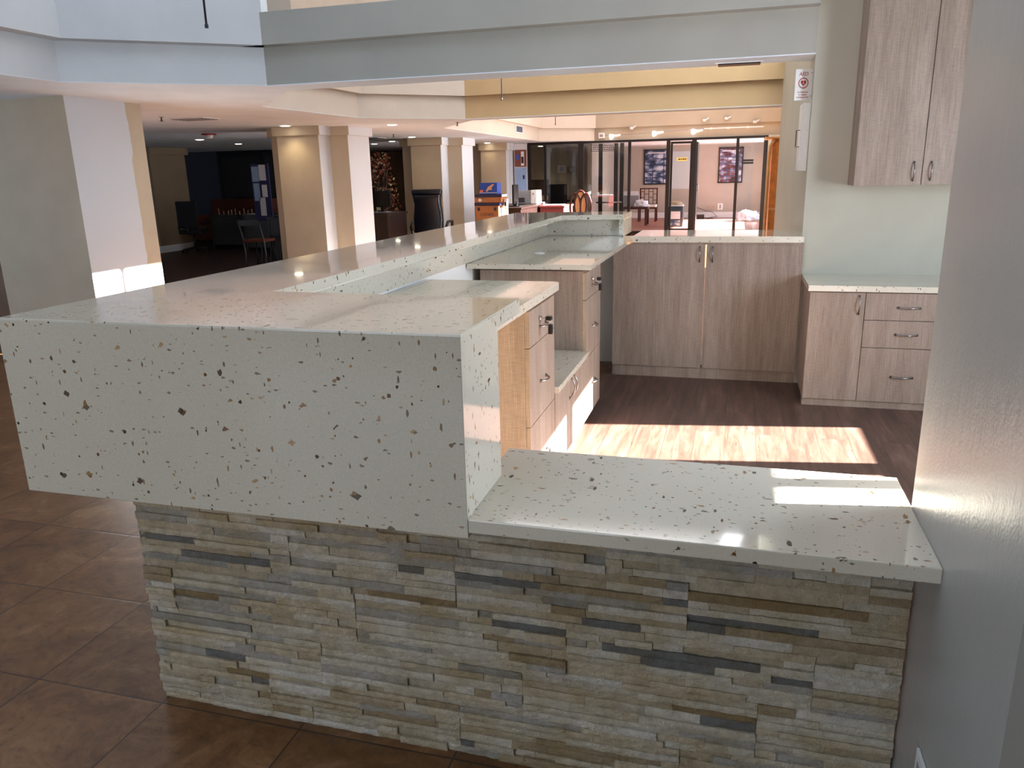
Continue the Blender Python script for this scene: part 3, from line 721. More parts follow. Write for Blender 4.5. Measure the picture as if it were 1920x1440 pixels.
MB().tube([(-3.5, 20.27, .84), (-2.85, 20.27, .84)], .018, 8).build('handle', M['chrome'], sf)
for x in (-3.45, -3.05, -2.9): MB().box(x - .05, x + .05, 20.6, 20.66, .12, 2.3).build('inner_mullion', M['bronze'], sf)
sg = thing('window_sign', 'framed see-through sign with dark lettering high on the shopfront glass', 'sign', (-3.4, YS - .01, 2.2))
z0, z1, x0, x1 = 2.1, 2.28, -3.62, -3.0
MB().box(x0, x1, YS - .02, YS - .012, z1 - .012, z1).box(x0, x1, YS - .02, YS - .012, z0, z0 + .012).box(x0, x0 + .012, YS - .02, YS - .012, z0, z1).box(x1 - .012, x1, YS - .02, YS - .012, z0, z1).build('border', M['black'], sg)
rr = random.Random(3)
for j in range(3):
    x = x0 + .04; b = MB()
    while x < x1 - .06:
        l = rr.uniform(.02, .05); b.box(x, x + l, YS - .016, YS - .012, z1 - .055 - j * .045, z1 - .032 - j * .045); x += l + .012
    b.build('lettering', M['ink'], sg)
stk = thing('door_sticker', 'yellow rectangular sticker on the glass door', 'sticker', (-1.4, 20.25, 1.87))
bx('label_sheet', 'yellow', -1.5, -1.24, 20.268, 20.272, 1.82, 1.9, stk); b = MB(); 
for x, l in ((-1.46, .05), (-1.4, .03), (-1.36, .06), (-1.29, .03)): b.box(x, x + l, 20.265, 20.268, 1.845, 1.875)
b.build('lettering', M['ink'], stk)
for z, lab in ((1.79, 'upper black strip decal on the right shopfront pane'), (1.73, 'lower black strip decal on the right shopfront pane')):
    tag(MB().box(.07, .32, YS - .012, YS - .006, z - .02, z + .025).build('strip_decal', M['black']), lab, 'decal', 'black strips on the shopfront glass')
# track lighting above
tr = thing('track_light_rail', 'white lighting rail on the tan wall above the shopfront', 'light rail', (-1.4, 20.1, 2.5))
MB().box(-.86, .5, 20.02, 20.06, 2.535, 2.56).build('rail', M['plastic'], tr); MB().tube([(-3.25, 20.05, 2.462), (-2.0, 20.05, 2.50), (-.86, 20.05, 2.55)], .006, 6).build('wire', M['greyplastic'], tr)
for x in (-.7, -.3, .15): MB().cyl(x, 20.05, 2.52, 2.57, .03, 12).build('mount', M['plastic'], tr)
for x, z, lab in ((-3.08, 2.44, 'white spot lamp on the wire, nearest the exit sign box'), (-2.03, 2.475, 'white spot lamp on the wire, middle of three'), (-1.1, 2.49, 'white spot lamp where the wire meets the rail')):
    t = thing('spot_lamp', lab, 'lamp', (x, 20.0, z), 'spot lamps above the shopfront')
    MB().tube([(x + .02, 20.02, z), (x + .22, 20.05, z + .03)], [.05, .03], 14).build('housing', M['plastic'], t)
    MB().tube([(x - .03, 19.99, z - .01), (x + .02, 20.02, z)], [.065, .055], 16).build('lens', M['lampwhite'], t)
t = thing('emergency_light_box', 'small white box at the left end of the lighting wire', 'light box', (-3.36, 20.18, 2.48)); bx('housing', 'plastic', -3.42, -3.28, 20.1, 20.218, 2.41, 2.54, t); bx('face', 'greyplastic', -3.39, -3.31, 20.095, 20.1, 2.44, 2.5, t)
for x, z, lab in ((-.86, 2.74, 'pair of white wall spots high above the shopfront, left'), (-.35, 2.76, 'round white wall spot high above the shopfront, middle'), (.3, 2.66, 'small white wall spot high above the shopfront, right'), (-2.6, 2.62, 'tiny white fitting on the tan wall above the lighting wire')):
    t = thing('wall_spot', lab, 'lamp', (x, 20.1, z)); MB().cyl(x, 20.07, z - .03, z + .03, .045, 12).build('head', M['plastic'], t); MB().tube([(x + .03, 20.07, z + .01), (x + .1, 20.1, z + .05)], .02, 8).build('bracket', M['plastic'], t)

# ------------------------------------------------------------------ inside the shop and office
def framed(x0, x1, z0, z1, mat, label, y=25.98):
    t = thing('framed_poster', label, 'poster', ((x0 + x1) / 2, y, z0), 'framed photo posters on the shop wall')
    f = .035
    MB().box(x0, x1, y - .03, y, z1 - f, z1).box(x0, x1, y - .03, y, z0, z0 + f).box(x0, x0 + f, y - .03, y, z0, z1).box(x1 - f, x1, y - .03, y, z0, z1).build('frame', M['black'], t)
    bx('print', mat, x0 + f, x1 - f, y - .012, y - .002, z0 + f, z1 - f, t)
    MB().box(x0 + .1, x1 - .12, y - .014, y - .012, z1 - .12, z1 - .09).build('heading', M['paper'], t)
framed(-2.94, -2.14, 1.17, 2.25, 'poster_blue', 'black framed navy poster with rows of building photos, left one')
framed(-.63, .11, 1.18, 2.25, 'poster_mix', 'black framed poster with red and blue photo collage, right one')
for x0, x1, z0, z1, lab, c in ((-.93, -.80, .38, .52, 'beige outlet plate low on the shop wall, left of three', 'beige'), (-.78, -.68, .38, .52, 'beige outlet plate low on the shop wall, middle of three', 'beige'), (-.60, -.44, .36, .56, 'white outlet plate with blue insert low on the shop wall, right of three', 'plastic')):
    t = thing('wall_outlet', lab, 'outlet', ((x0 + x1) / 2, 25.98, z0)); bx('cover_plate', c, x0, x1, 25.97, 25.995, z0, z1, t); bx('socket', 'greyplastic', (x0 + x1) / 2 - .02, (x0 + x1) / 2 + .02, 25.963, 25.97, z0 + .04, z1 - .04, t)
CORD = (MB().tube([(-1.45, 25.9, .75), (-1.25, 25.9, .45), (-.98, 25.9, .34), (-.75, 25.9, .3), (-.6, 25.85, .16), (-.9, 25.6, .13), (-1.2, 25.6, .13)], .008, 6))
t = thing('power_adapter', 'black adapter box on the shop floor by the doorway', 'adapter', (-1.15, 25.4, .12)); bx('case', 'black', -1.38, -.98, 25.3, 25.6, .121, .24, t); MB().tube([(-.98, 25.4, .15), (-.85, 25.35, .13), (-.7, 25.5, .13)], .01, 6).build('cable', M['black'], t); CORD.build('cord', M['ink'], t)
def lattice_chair(cx, cy, z, label):
    t = thing('lattice_back_chair', label, 'chair', (cx, cy, z))
    w_, d_ = .5, .45
    b = MB()
    for sx in (-1, 1): MB().box(cx + sx * w_ / 2 - .02, cx + sx * w_ / 2 + .02, cy + d_ / 2 - .04, cy + d_ / 2, z, z + .98).build('back_post', M['mahogany'], t)
    for sx in (-1, 1): MB().box(cx + sx * w_ / 2 - .02, cx + sx * w_ / 2 + .02, cy - d_ / 2, cy - d_ / 2 + .04, z, z + .42).build('leg', M['mahogany'], t)
    yy = cy + d_ / 2 - .02
    b = MB(); 
    for zz in (z + .96, z + .5): b.box(cx - w_ / 2, cx + w_ / 2, yy - .012, yy + .012, zz - .018, zz + .018)
    for k, xx in enumerate((-.13, 0, .13)): b.box(cx + xx - .01, cx + xx + .01, yy - .01, yy + .01, z + .5, z + .96)
    for k, xx in enumerate((-.19, -.065, .065, .19)):
        for zz in ((.62, .8) if k % 2 else (.7, .87)): b.box(cx + xx - .065, cx + xx + .065, yy - .01, yy + .01, z + zz - .009, z + zz + .009)
    b.build('lattice_back', M['mahogany'], t)
    bx('seat_frame', 'mahogany', cx - w_ / 2, cx + w_ / 2, cy - d_ / 2, cy + d_ / 2, z + .38, z + .43, t); bx('seat_cushion', 'whitefabric', cx - w_ / 2 - .01, cx + w_ / 2 + .01, cy - d_ / 2 - .02, cy + d_ / 2 - .04, z + .43, z + .5, t, .02)
lattice_chair(-2.6, 24.2, .12, 'dark wood chair with a fretwork lattice back and white seat in the shop')
tb = thing('side_table', 'small dark wood table covered with draped plastic in the shop', 'table', (-2.8, 22.6, .12))
bx('tabletop', 'mahogany', -3.2, -2.4, 22.3, 22.9, .57, .63, tb, .01)
for x in (-3.15, -2.45):
    for y in (22.35, 22.85): bx('leg', 'mahogany', x - .03, x + .03, y - .03, y + .03, .12, .57, tb)
def lump(name, mat, c, r, seed, label, cat, flat=.0):
    b = bmesh.new(); bmesh.ops.create_icosphere(b, subdivisions=4, radius=1)
    for v in b.verts:
        n = noise.noise(v.co * 2.1 + Vector((seed, 0, 0))) * .45 + noise.noise(v.co * 5 + Vector((seed, 3, 0))) * .22
        v.co = v.co * (1 + n); v.co = Vector((v.co.x * r[0], v.co.y * r[1], max(v.co.z, -.35) * r[2]))
    zmin = min(v.co.z for v in b.verts)
    for v in b.verts: v.co += Vector((c[0], c[1], c[2] - zmin))
    me = bpy.data.meshes.new(name); b.to_mesh(me); b.free(); me.materials.append(M[mat]); o = bpy.data.objects.new(name, me); COL.objects.link(o)
    for p in me.polygons: p.use_smooth = True
    return tag(o, label, cat)
lump('plastic_sheet', 'bag', (-2.6, 22.5, .632), (.2, .14, .13), 2, 'crumpled clear plastic sheet heaped on the small shop table', 'plastic sheet')
pc = thing('carton', 'open pale grey carton on the small shop table', 'box', (-2.95, 22.83, .63)); bx('body', 'greyplastic', -3.15, -2.7, 22.8, 22.89, .631, .98, pc); bx('flap', 'paper', -3.15, -2.72, 22.78, 22.8, .93, 1.05, pc)
lump('plastic_bag', 'bag', (.3, 24.2, .12), (.3, .25, .22), 7, 'heap of white crumpled bags on the sunlit shop floor', 'bag')
dk = thing('display_stand', 'dark shelf stand with pale top just inside the glass door', 'stand', (-1.6, 22, .12))
bx('top', 'paper', -1.85, -1.4, 21.8, 22.2, .66, .69, dk); bx('side', 'darkgrey', -1.85, -1.8, 21.8, 22.2, .12, .66, dk); bx('side', 'darkgrey', -1.45, -1.4, 21.8, 22.2, .12, .66, dk); bx('back', 'darkgrey', -1.8, -1.45, 22.15, 22.2, .12, .66, dk); bx('shelf', 'greyplastic', -1.8, -1.45, 21.8, 22.15, .5, .53, dk)
t = thing('leaning_certificate', 'black framed certificate and photo leaning on the display stand', 'picture', (-1.55, 21.7, .12)); bx('frame', 'black', -1.75, -1.42, 21.7, 21.73, .125, .56, t); bx('certificate', 'paper', -1.71, -1.46, 21.69, 21.7, .33, .53, t); bx('photo', 'poster_blue', -1.71, -1.46, 21.69, 21.7, .16, .3, t)
lump('folded_cloth', 'leafpale', (-1.62, 22, .692), (.16, .12, .07), 4, 'pale yellow cloth bunched on top of the display stand', 'cloth')
# office behind left panes
for x, lab in ((-5.36, 'left of two pale vertical strips on the office wall'), (-5.02, 'right of two pale vertical strips on the office wall')):
    tag(MB().box(x - .06, x + .06, 23.975, 23.998, .13, ZC - .01).build('wall_strip', M['greyplastic']), lab, 'wall panel strip')
t = thing('notice_sheet', 'white notice sheet pinned on the office wall', 'notice', (-5.2, 23.97, 1.6)); bx('sheet', 'paper', -5.33, -5.07, 23.955, 23.97, 1.6, 1.82, t); bx('print', 'bluepaper', -5.26, -5.14, 23.95, 23.955, 1.64, 1.77, t)
t = thing('wall_sconce', 'small black box with pale front on the office wall', 'wall box', (-4.9, 23.97, 1.6)); bx('body', 'black', -5.02, -4.8, 23.88, 23.995, 1.58, 1.78, t); bx('front', 'greyplastic', -4.94, -4.86, 23.87, 23.88, 1.62, 1.76, t)
def task_chair(cx, cy, z, yaw, label, m='fabricblack', back=.62, width=.5):
    t = thing('office_chair', label, 'chair', (cx, cy, z))
    R4 = Matrix.Translation((cx, cy, z)) @ Matrix.Rotation(yaw, 4, 'Z')
    def P(b, n, mm, sm=False): b.rot(R4); return b.build(n, M[mm], t, sm)
    P(MB().box(-width / 2, width / 2, -.24, .24, .44, .53, .03, seg=3), 'seat', m, True)
    b = MB().box(-width / 2 + .02, width / 2 - .02, .2, .28, .56, .56 + back, .04, seg=4)
    P(b, 'backrest', m, True)
    P(MB().tube([(0, .24, .42), (0, .3, .5), (0, .29, .62)], .02, 8), 'back_bracket', 'black')
    P(MB().cyl(0, 0, .1, .44, .03, 12), 'gas_column', 'black')
    b = MB()
    for k in range(5):
        a = k * 2 * PI / 5; b.tube([(0, 0, .12), (.3 * math.cos(a), .3 * math.sin(a), .07)], [.03, .018], 8)
    P(b, 'base', 'black')
    for k in range(5):
        a = k * 2 * PI / 5; P(MB().tube([(.3 * math.cos(a) - .02, .3 * math.sin(a), .03), (.3 * math.cos(a) + .02, .3 * math.sin(a), .03)], .03, 12), 'caster', 'black')
    for s in (-1, 1):
        P(MB().tube([(s * (width / 2 - .02), .1, .48), (s * (width / 2 + .05), .08, .55), (s * (width / 2 + .05), .05, .68), (s * (width / 2 + .04), -.15, .69)], .02, 8), 'armrest', 'black')
    return t
task_chair(-4.75, 21.6, .12, PI, 'black office chair with rounded back seen through the office glass', width=.56)
t = thing('office_desk', 'dark desk inside the glass-walled office', 'desk', (-5.0, 22.4, .12)); bx('desktop', 'darkwood', -6.0, -4.1, 22.2, 22.9, .8, .84, t); bx('side', 'darkwood', -6.0, -5.95, 22.2, 22.9, .12, .8, t); bx('side', 'darkwood', -4.15, -4.1, 22.2, 22.9, .12, .8, t)
t = thing('file_tray', 'stack of pale papers on the office desk', 'paper tray', (-4.5, 22.4, .84)); bx('tray', 'greyplastic', -4.6, -4.35, 22.25, 22.5, .841, .87, t); bx('papers', 'paper', -4.58, -4.37, 22.27, 22.48, .87, .91, t)
t = thing('monitor', 'black computer monitor inside the glass-walled office', 'monitor', (-5.55, 22.4, .84)); bx('screen', 'screen', -5.85, -5.25, 22.4, 22.44, .98, 1.42, t); bx('stand', 'black', -5.6, -5.5, 22.42, 22.46, .85, 1.0, t); bx('foot', 'black', -5.68, -5.42, 22.35, 22.5, .841, .855, t)
# curved display sheet visible through the door
# posters beside column four
pb = thing('poster_column', 'tall white board with brown and blue notices left of the shopfront', 'notice board', (-5.42, 20.15, 0))
bx('board', 'trimwhite', -5.62, -5.28, 20.1, 20.15, .0, 2.35, pb); bx('header_notice', 'paper', -5.6, -5.29, 20.09, 20.1, 2.2, 2.33, pb)
q = bx('brown_poster', 'brownprint', -5.6, -5.29, 20.085, 20.1, 1.77, 2.19, pb); bx('blue_patch', 'blueitem', -5.55, -5.48, 20.08, 20.085, 1.95, 2.08, q); bx('white_patch', 'paper', -5.43, -5.35, 20.08, 20.085, 1.8, 2.15, q); bx('dark_patch', 'ink', -5.42, -5.36, 20.075, 20.08, 1.86, 2.02, q)
q = bx('white_poster', 'bluepaper', -5.6, -5.29, 20.085, 20.1, 1.18, 1.75, pb); bx('phone_print', 'navyprint', -5.39, -5.34, 20.08, 20.085, 1.46, 1.56, q)
b = MB()
for i in range(5): b.box(-5.56, -5.43, 20.082, 20.085, 1.65 - i * .055, 1.657 - i * .055)
b.build('print_lines', M['greyplastic'], q)

# ------------------------------------------------------------------ reception desks behind the counter
def desk(name, label, x0, x1, y0, y1, z, m, cat='desk'):
    t = thing(name, label, cat, ((x0 + x1) / 2, (y0 + y1) / 2, 0)); bx('desktop', m, x0, x1, y0, y1, z - .04, z, t, .004)
    bx('side_panel', m, x0 + .02, x0 + .06, y0 + .02, y1 - .02, 0, z - .04, t); bx('side_panel', m, x1 - .06, x1 - .02, y0 + .02, y1 - .02, 0, z - .04, t); bx('modesty_panel', m, x0 + .06, x1 - .06, y0 + .03, y0 + .05, .1, z - .04, t)
    return t
DZ = .95
desk('reception_desk', 'dark desk carrying the printer, behind the cardboard boxes', -5.0, -4.12, 15.2, 17.4, DZ, 'darkwood')
desk('reception_desk', 'reddish desk with papers next to the oval-back chair', -4.1, -3.55, 16.6, 17.6, .92, 'redtop')
pr = thing('printer', 'grey and white desktop laser printer on the dark desk', 'printer', (-4.5, 17.1, DZ))
MB().box(-4.75, -4.37, 16.9, 17.3, DZ + .001, DZ + .29, .012).build('body', M['greyplastic'], pr); MB().box(-4.37, -4.21, 16.88, 17.3, DZ + .001, DZ + .30, .03, seg=3).build('front_cover', M['plastic'], pr); bx('vent_grille', 'darkgrey', -4.64, -4.5, 16.893, 16.9, DZ + .04, DZ + .14, pr); bx('button', 'ink', -4.31, -4.29, 16.872, 16.88, DZ + .2, DZ + .23, pr)
t = thing('paper_cup', 'white cup on the reddish desk', 'cup', (-4.04, 16.7, .92)); MB().cyl(-4.04, 16.7, .921, 1.0, .03, 16, .04).build('cup_body', M['plastic'], t); MB().cyl(-4.04, 16.7, .96, .98, .0385, 16, .0395).build('band', M['slate'], t)
tag(MB().box(-3.98, -3.6, 16.65, 16.95, .921, .945, .004).build('folder', M['paper']), 'white papers lying on the reddish desk', 'papers')
mo = thing('monitor', 'thin black monitor seen edge-on between boxes and printer', 'monitor', (-4.38, 15.6, DZ)); b = MB().box(-.02, .02, -.3, .3, .06, .44, .008); b.rot(Matrix.Translation((-4.38, 15.7, DZ)) @ Matrix.Rotation(.12, 4, 'Z')); b.build('screen', M['black'], mo); bx('stand', 'black', -4.42, -4.34, 15.65, 15.75, DZ + .001, DZ + .1, mo); bx('foot', 'black', -4.5, -4.26, 15.58, 15.82, DZ + .001, DZ + .015, mo)
# stack of boxes
stand = desk('side_desk', 'dark low desk under the cardboard boxes', -4.9, -4.05, 13.7, 14.5, .70, 'darkwood')
def carton(x0, x1, y0, y1, z0, z1, m, label):
    t = thing('carton', label, 'box', ((x0 + x1) / 2, (y0 + y1) / 2, z0), 'stacked cartons'); o = bx('body', m, x0, x1, y0, y1, z0 + .001, z1, t, .004); return t
c = carton(-4.68, -4.23, 14, 14.35, .70, 1.04, 'cardboard', 'brown cardboard carton lettered CONEX, bottom of the stack')
text('lettering', 'CONEX', .075, 'ink', (-4.455, 13.998, .88), FACE_Y, c); bx('side_label', 'paper', -4.226, -4.2235, 14.05, 14.3, .72, 1.0, c)
for x in (-4.62, -4.3): bx('handling_mark', 'ink', x - .02, x + .03, 13.9965, 14.0, .95, 1.01, c)
c = carton(-4.69, -4.20, 13.98, 14.35, 1.04, 1.10, 'boxnavy', 'flat navy carton, second from the bottom of the stack')
c = carton(-4.68, -4.17, 13.98, 14.35, 1.10, 1.19, 'cardboard', 'flat brown carton with white diamond mark, in the stack')
b = MB(); b.box(-.028, .028, -.001, 0, -.028, .028); b.rot(Matrix.Translation((-4.58, 13.979, 1.145)) @ Matrix.Rotation(PI / 4, 4, 'Y')); b.build('diamond_mark', M['paper'], c)
bx('print_line', 'ink', -4.64, -4.45, 13.9765, 13.98, 1.168, 1.174, c)
c = carton(-4.68, -4.165, 13.98, 14.35, 1.19, 1.245, 'boxnavy', 'flat dark carton under the blue box')
bx('end_label', 'paper', -4.1625, -4.161, 14, 14.33, 1.195, 1.24, c)
c = carton(-4.59, -4.25, 14.0, 14.25, 1.245, 1.45, 'boxblue', 'bright blue box with a pictured hand, top of the stack')
bx('orange_patch', 'orange', -4.58, -4.52, 13.996, 14.0, 1.285, 1.325, c); b = MB(); b.b.faces.new([b.b.verts.new((x, 13.996, z)) for x, z in ((-4.47, 1.30), (-4.42, 1.38), (-4.33, 1.43), (-4.30, 1.42), (-4.36, 1.36), (-4.34, 1.33), (-4.42, 1.32), (-4.44, 1.29))]); b.build('hand_print', M['tanfabric'], c)
bx('silver_band', 'paper', -4.585, -4.255, 13.9965, 14.0, 1.27, 1.278, c)
t = thing('desk_phone', 'white handset unit standing beside the box stack', 'phone', (-4.13, 14.2, .7)); bx('cradle', 'plastic', -4.155, -4.095, 14.1, 14.2, .701, 1.155, t, .008); bx('keypad', 'ink', -4.145, -4.105, 14.09, 14.1, 1.03, 1.1, t)
# oval back chair
oc = thing('oval_back_chair', 'mahogany dining chair with interlaced ovals and tan inlay behind the counter end', 'chair', (-2.97, 15.5, 0))
def ellipse(cx, cz, rx, rz, y, n=32): return [(cx + rx * math.cos(2 * PI * i / n), y, cz + rz * math.sin(2 * PI * i / n)) for i in range(n + 1)]
MB().tube(ellipse(-3.09, .93, .105, .27, 15.5), .02, 8, cap=False).build('back_loop', M['mahogany'], oc)
MB().tube(ellipse(-2.88, .93, .105, .27, 15.5), .02, 8, cap=False).build('back_loop', M['mahogany'], oc)
MB().tube(ellipse(-2.985, .98, .12, .27, 15.5), .022, 8, cap=False).build('back_loop', M['mahogany'], oc)
for cx, rx, rz, cz in ((-3.045, .05, .19, .93), (-2.925, .05, .19, .93), (-2.985, .065, .06, 1.17)):
    b = MB(); n = 24
    f = [b.b.verts.new((cx + rx * math.cos(2 * PI * i / n), 15.49, cz + rz * math.sin(2 * PI * i / n))) for i in range(n)]; g = [b.b.verts.new((v.co.x, 15.505, v.co.z)) for v in f]
    b.b.faces.new(f); b.b.faces.new(g[::-1]); [b.b.faces.new((f[i], f[(i + 1) % n], g[(i + 1) % n], g[i])) for i in range(n)]
    b.build('back_inlay', M['tanfabric'], oc)
bx('seat', 'tanfabric', -3.23, -2.74, 15.0, 15.48, .5, .58, oc, .02); bx('seat_rail', 'mahogany', -3.24, -2.73, 14.99, 15.49, .44, .5, oc)
for x in (-3.2, -2.77):
    for y in (15.03, 15.46): MB().tube([(x, y, .002), (x, y, .46)], [.018, .025], 8).build('leg', M['mahogany'], oc)
MB().box(-3.05, -2.92, 15.48, 15.51, .55, .7).build('back_post', M['mahogany'], oc)
# executive chair
ex = thing('executive_chair', 'tall black leather executive chair seen from behind, in front of the third column', 'chair', (-5.82, 14.4, 0))
b = MB(); n = 13
prof = [(-.28, .52), (-.285, .62), (-.30, .78), (-.285, .92), (-.265, 1.05), (-.27, 1.17), (-.285, 1.24)]
rows = []
for hw, z in prof:
    yo = 14.42 + .05 * math.sin((z - .5) * 4.5); rows.append([(-5.82 + hw * math.cos(PI * k / 12) * -1, yo - .06 * math.sin(PI * k / 12) ** .5, z) for k in range(13)])
vf = [[b.b.verts.new(p) for p in r] for r in rows]; vb = [[b.b.verts.new((p[0], 14.54, p[2])) for p in r] for r in rows]
for i in range(len(rows) - 1):
    for k in range(12):
        b.b.faces.new((vf[i][k], vf[i][k + 1], vf[i + 1][k + 1], vf[i + 1][k])); b.b.faces.new((vb[i][k], vb[i + 1][k], vb[i + 1][k + 1], vb[i][k + 1]))
    b.b.faces.new((vf[i][0], vf[i + 1][0], vb[i + 1][0], vb[i][0])); b.b.faces.new((vf[i][12], vb[i][12], vb[i + 1][12], vf[i + 1][12]))
for r, q in ((vf[0], vb[0]), (vf[-1], vb[-1])):
    for k in range(12): b.b.faces.new((r[k], r[k + 1], q[k + 1], q[k]))
b.build('backrest', M['leather'], ex, True)
MB().tube([(-6.12, 14.47, 1.28), (-6.1, 14.47, 1.285), (-5.54, 14.47, 1.285), (-5.52, 14.47, 1.28)], [.05, .065, .065, .05], 14).build('headrest_roll', M['leather'], ex)
bx('seat', 'leather', -6.12, -5.52, 14.5, 15.05, .47, .58, ex, .04)
for s, x in ((-1, -6.17), (1, -5.5)): MB().tube([(x, 14.5, .5), (x + s * .04, 14.5, .62), (x + s * .04, 14.6, .72), (x + s * .02, 14.9, .72), (x, 14.95, .55)], .028, 8).build('armrest', M['black'], ex)
MB().cyl(-5.82, 14.78, .1, .47, .035, 12).build('gas_column', M['black'], ex)
b = MB()
for k in range(5): a = k * 2 * PI / 5; b.tube([(-5.82, 14.78, .12), (-5.82 + .32 * math.cos(a), 14.78 + .32 * math.sin(a), .07)], [.03, .02], 8)
b.build('base', M['black'], ex)
for k in range(5): a = k * 2 * PI / 5; MB().tube([(-5.84 + .32 * math.cos(a), 14.78 + .32 * math.sin(a), .035), (-5.8 + .32 * math.cos(a), 14.78 + .32 * math.sin(a), .035)], .033, 12).build('caster', M['black'], ex)
# dark desk with monitor between second and third column
desk('workstation_desk', 'black desk with a monitor between second and third columns', -7.6, -6.0, 13.0, 13.9, .96, 'darkwood')
mo = thing('monitor', 'black monitor with a yellow note, between second and third columns', 'monitor', (-6.35, 13.5, .96)); bx('screen', 'screen', -6.62, -6.14, 13.45, 13.49, 1.06, 1.35, mo, .005); bx('stand', 'black', -6.42, -6.3, 13.49, 13.53, .962, 1.15, mo); bx('foot', 'greyplastic', -6.5, -6.2, 13.4, 13.6, .961, .975, mo); bx('sticky_note', 'leafpale', -6.42, -6.34, 13.447, 13.45, 1.0, 1.055, mo)
def leafy(label, cx, cy, z0, z1, rad, n, mats, seed, cat='plant', pot=True):
    rnd = random.Random(seed); t = thing('potted_tree', label, cat, (cx, cy, z0)); 
    if pot: MB().cyl(cx, cy, z0 + .001, z0 + .35, .15, 20, .2).build('pot', M['darkgrey'], t)
    b = MB()
    for k in range(14):
        a = rnd.uniform(0, 6.28); r = rnd.uniform(.2, .9) * rad; b.tube([(cx, cy, z0 + .3), (cx + r * .4 * math.cos(a), cy + r * .4 * math.sin(a), z0 + (z1 - z0) * .5), (cx + r * math.cos(a), cy + r * math.sin(a), z0 + (z1 - z0) * rnd.uniform(.7, 1))], [.015, .008, .003], 5)
    b.build('branches', M['darkwood'], t)
    for mi, m in enumerate(mats):
        b = MB()
        for k in range(n // len(mats)):
            h = rnd.uniform(.3, 1); rr_ = rad * (1.15 - .75 * abs(h - .45) * 1.6) * math.sqrt(rnd.random()); a = rnd.uniform(0, 6.28)
            p = Vector((cx + rr_ * math.cos(a), cy + rr_ * math.sin(a), z0 + (z1 - z0) * h)); d = Vector((rnd.uniform(-1, 1), rnd.uniform(-1, 1), rnd.uniform(-1, 1))).normalized(); e = d.orthogonal().normalized(); s = rnd.uniform(.02, .04)
            b.b.faces.new([b.b.verts.new(q) for q in (p - d * s, p + e * s * .5, p + d * s, p - e * s * .5)])
        o = b.build('foliage', M[m], t); o['kind'] = 'stuff'
leafy('tall autumn-leaf tree with orange foliage, left of the third column', -7.3, 15.6, 0, 2.1, .36, 620, ['leaf', 'leaf', 'leafpale'], 4)
# ------------------------------------------------------------------ dark lounge on the left
wn_ = bpy.data.objects.new('window_2', None); COL.objects.link(wn_); wn_.location = (-12.3, 18.88, 1); st(wn_)
MB().box(-13.62, -13.55, 18.84, 18.9, 1.0, 2.35).box(-12.3, -12.2, 18.84, 18.9, 1.0, 2.35).box(-10.9, -10.8, 18.84, 18.9, 1.0, 2.35).box(-13.6, -9.9, 18.84, 18.9, 2.3, 2.355).box(-13.6, -9.9, 18.84, 18.9, 1.0, 1.05).build('frame', M['black'], wn_)
for a, c in ((-13.55, -12.3), (-12.2, -10.9), (-10.8, -9.9)): bx('pane', 'darkglass', a, c, 18.86, 18.88, 1.05, 2.3, wn_)
leafy('leafy green hanging plant high behind the notice board', -9.95, 16.2, 1.7, 2.33, .2, 200, ['leafgreen'], 9, pot=False)
cs = thing('couch', 'rust brown high-backed couch against the dark lounge window', 'couch', (-12.6, 17.8, 0))
MB().prism([(-13.6, 18.3), (-11.7, 18.3), (-11.7, 18.6), (-13.6, 18.6)], .1, 1.12, bevel=.05).build('backrest', M['rust'], cs)
bx('seat', 'rust', -13.6, -11.7, 17.5, 18.3, .1, .5, cs, .05); bx('armrest', 'rust', -13.8, -13.6, 17.5, 18.6, .1, .72, cs, .05); bx('armrest', 'rust', -11.7, -11.5, 17.5, 18.6, .1, .72, cs, .05)
for x in (-13.7, -11.6):
    for y in (17.6, 18.5): MB().cyl(x, y, .007, .1, .03, 8).build('foot', M['darkwood'], cs)
task_chair(-11.9, 15.3, .006, PI + .25, 'black swivel chair in the dark lounge beside its column', back=.6)
desk('lounge_table', 'dark table with small figures in the middle of the dark lounge', -12.2, -10.9, 16.3, 17.1, .80, 'darkwood', 'table')
rnd = random.Random(8)
for k in range(9):
    x = -12.0 + k * .115 + rnd.uniform(-.02, .02); h = rnd.uniform(.08, .15)
    f = thing('figurine', 'one of the small pale figurines lined up on the lounge table', 'figurine', (x, 16.45, .80), 'pale figurines on the lounge table')
    MB().tube([(x, 16.45, .801), (x, 16.45, .80 + h * .4), (x + rnd.uniform(-.01, .01), 16.45, .80 + h)], [.02, .009, .014], 8).build('figure', M['leafpale'], f)
desk('lounge_desk', 'black desk behind the notice board in the dark lounge', -10.8, -9.3, 15.6, 16.3, .84, 'darkwood')
tag(MB().box(-10.7, -10.2, 15.65, 15.95, .841, .85).build('paper_sheet', M['paper']), 'pale paper lying on the black lounge desk', 'paper')
nb = thing('notice_board', 'upright navy display board with pinned pale papers in the dark lounge', 'display board', (-8.85, 13.5, 0))
MB().box(-9.04, -8.66, 13.5, 13.53, .82, 1.88).build('panel', M['navyprint'], nb)
for x0, x1, z0, z1, m in ((-9.02, -8.87, 1.56, 1.84, 'bluepaper'), (-9.01, -8.88, 1.2, 1.53, 'bluepaper'), (-8.86, -8.72, 1.58, 1.87, 'paper'), (-8.83, -8.72, 1.27, 1.5, 'paper'), (-8.9, -8.78, .92, 1.26, 'paper')): bx('pinned_sheet', m, x0, x1, 13.49, 13.5, z0, z1, nb)
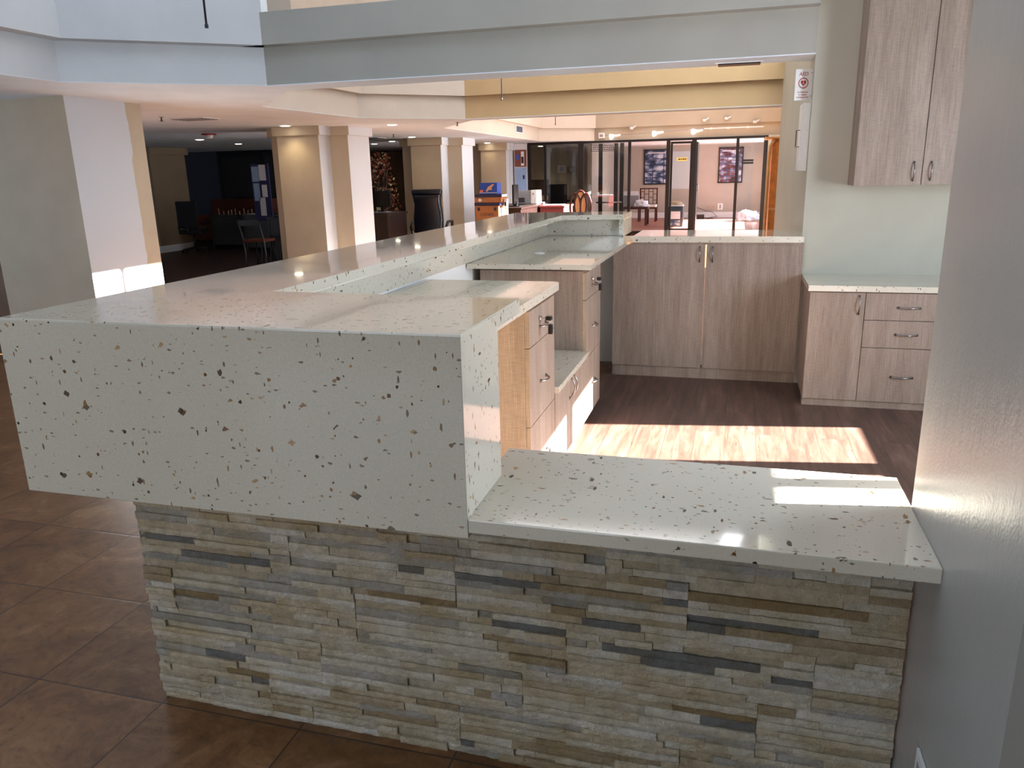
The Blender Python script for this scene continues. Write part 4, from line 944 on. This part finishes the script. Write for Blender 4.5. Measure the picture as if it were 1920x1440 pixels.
for x in (-9.0, -8.7): bx('post', 'black', x - .015, x + .015, 13.535, 13.56, .006, 1.9, nb)
bx('foot', 'black', -9.05, -8.65, 13.35, 13.7, .007, .03, nb)
sc_ = thing('side_chair', 'dark slender side chair with orange seat beside the second column', 'chair', (-8.5, 12.6, 0))
bx('seat', 'rust', -8.62, -8.2, 12.4, 12.8, .5, .55, sc_, .015)
for x in (-8.62, -8.2): MB().tube([(x, 12.4, .007), (x + .03, 12.4, .3), (x, 12.42, .55), (x - .04, 12.36, .9)], .016, 8).build('back_leg', M['darkgrey'], sc_)
for x in (-8.6, -8.22): MB().tube([(x, 12.78, .007), (x, 12.78, .5)], .014, 8).build('front_leg', M['black'], sc_)
bx('back_rail', 'darkwood', -8.64, -8.22, 12.35, 12.38, .8, .9, sc_)
desk('side_desk', 'dark desk with blue bottle just left of the second column', -8.5, -7.65, 13.0, 13.5, .92, 'darkwood')
t = thing('blue_bag', 'bright blue object on the desk left of the second column', 'bag', (-8.0, 13.2, .92)); MB().box(-8.2, -7.98, 13.1, 13.3, .921, 1.08, .03).build('body', M['blueitem'], t); MB().cyl(-8.22, 13.15, .921, 1.2, .03, 12).build('bottle', M['paper'], t)

# ------------------------------------------------------------------ tall oak cabinet by the right wall
ok = thing('tall_oak_cabinet', 'tall honey oak cabinet with pale top against the far right wall', 'cabinet', (.66, 13.2, 0))
bx('case', 'oak', .47, .94, 13.0, 13.5, 0, 2.03, ok); bx('top_board', 'oaklight', .36, .945, 12.96, 13.5, 2.03, 2.06, ok, .004)
MB().tube([(.43, 12.99, .0), (.43, 12.99, 1.75), (.445, 12.99, 1.93), (.5, 12.985, 2.02)], .022, 10).build('corner_post', M['oaklight'], ok)
bx('upper_panel', 'oak', .52, .9, 12.985, 13.0, 1.02, 1.98, ok, .004); bx('lower_panel', 'oak', .52, .9, 12.985, 13.0, .06, .96, ok, .004); bx('rail', 'oaklight', .47, .94, 12.98, 13.0, .97, 1.0, ok)
bpy.context.view_layer.update()
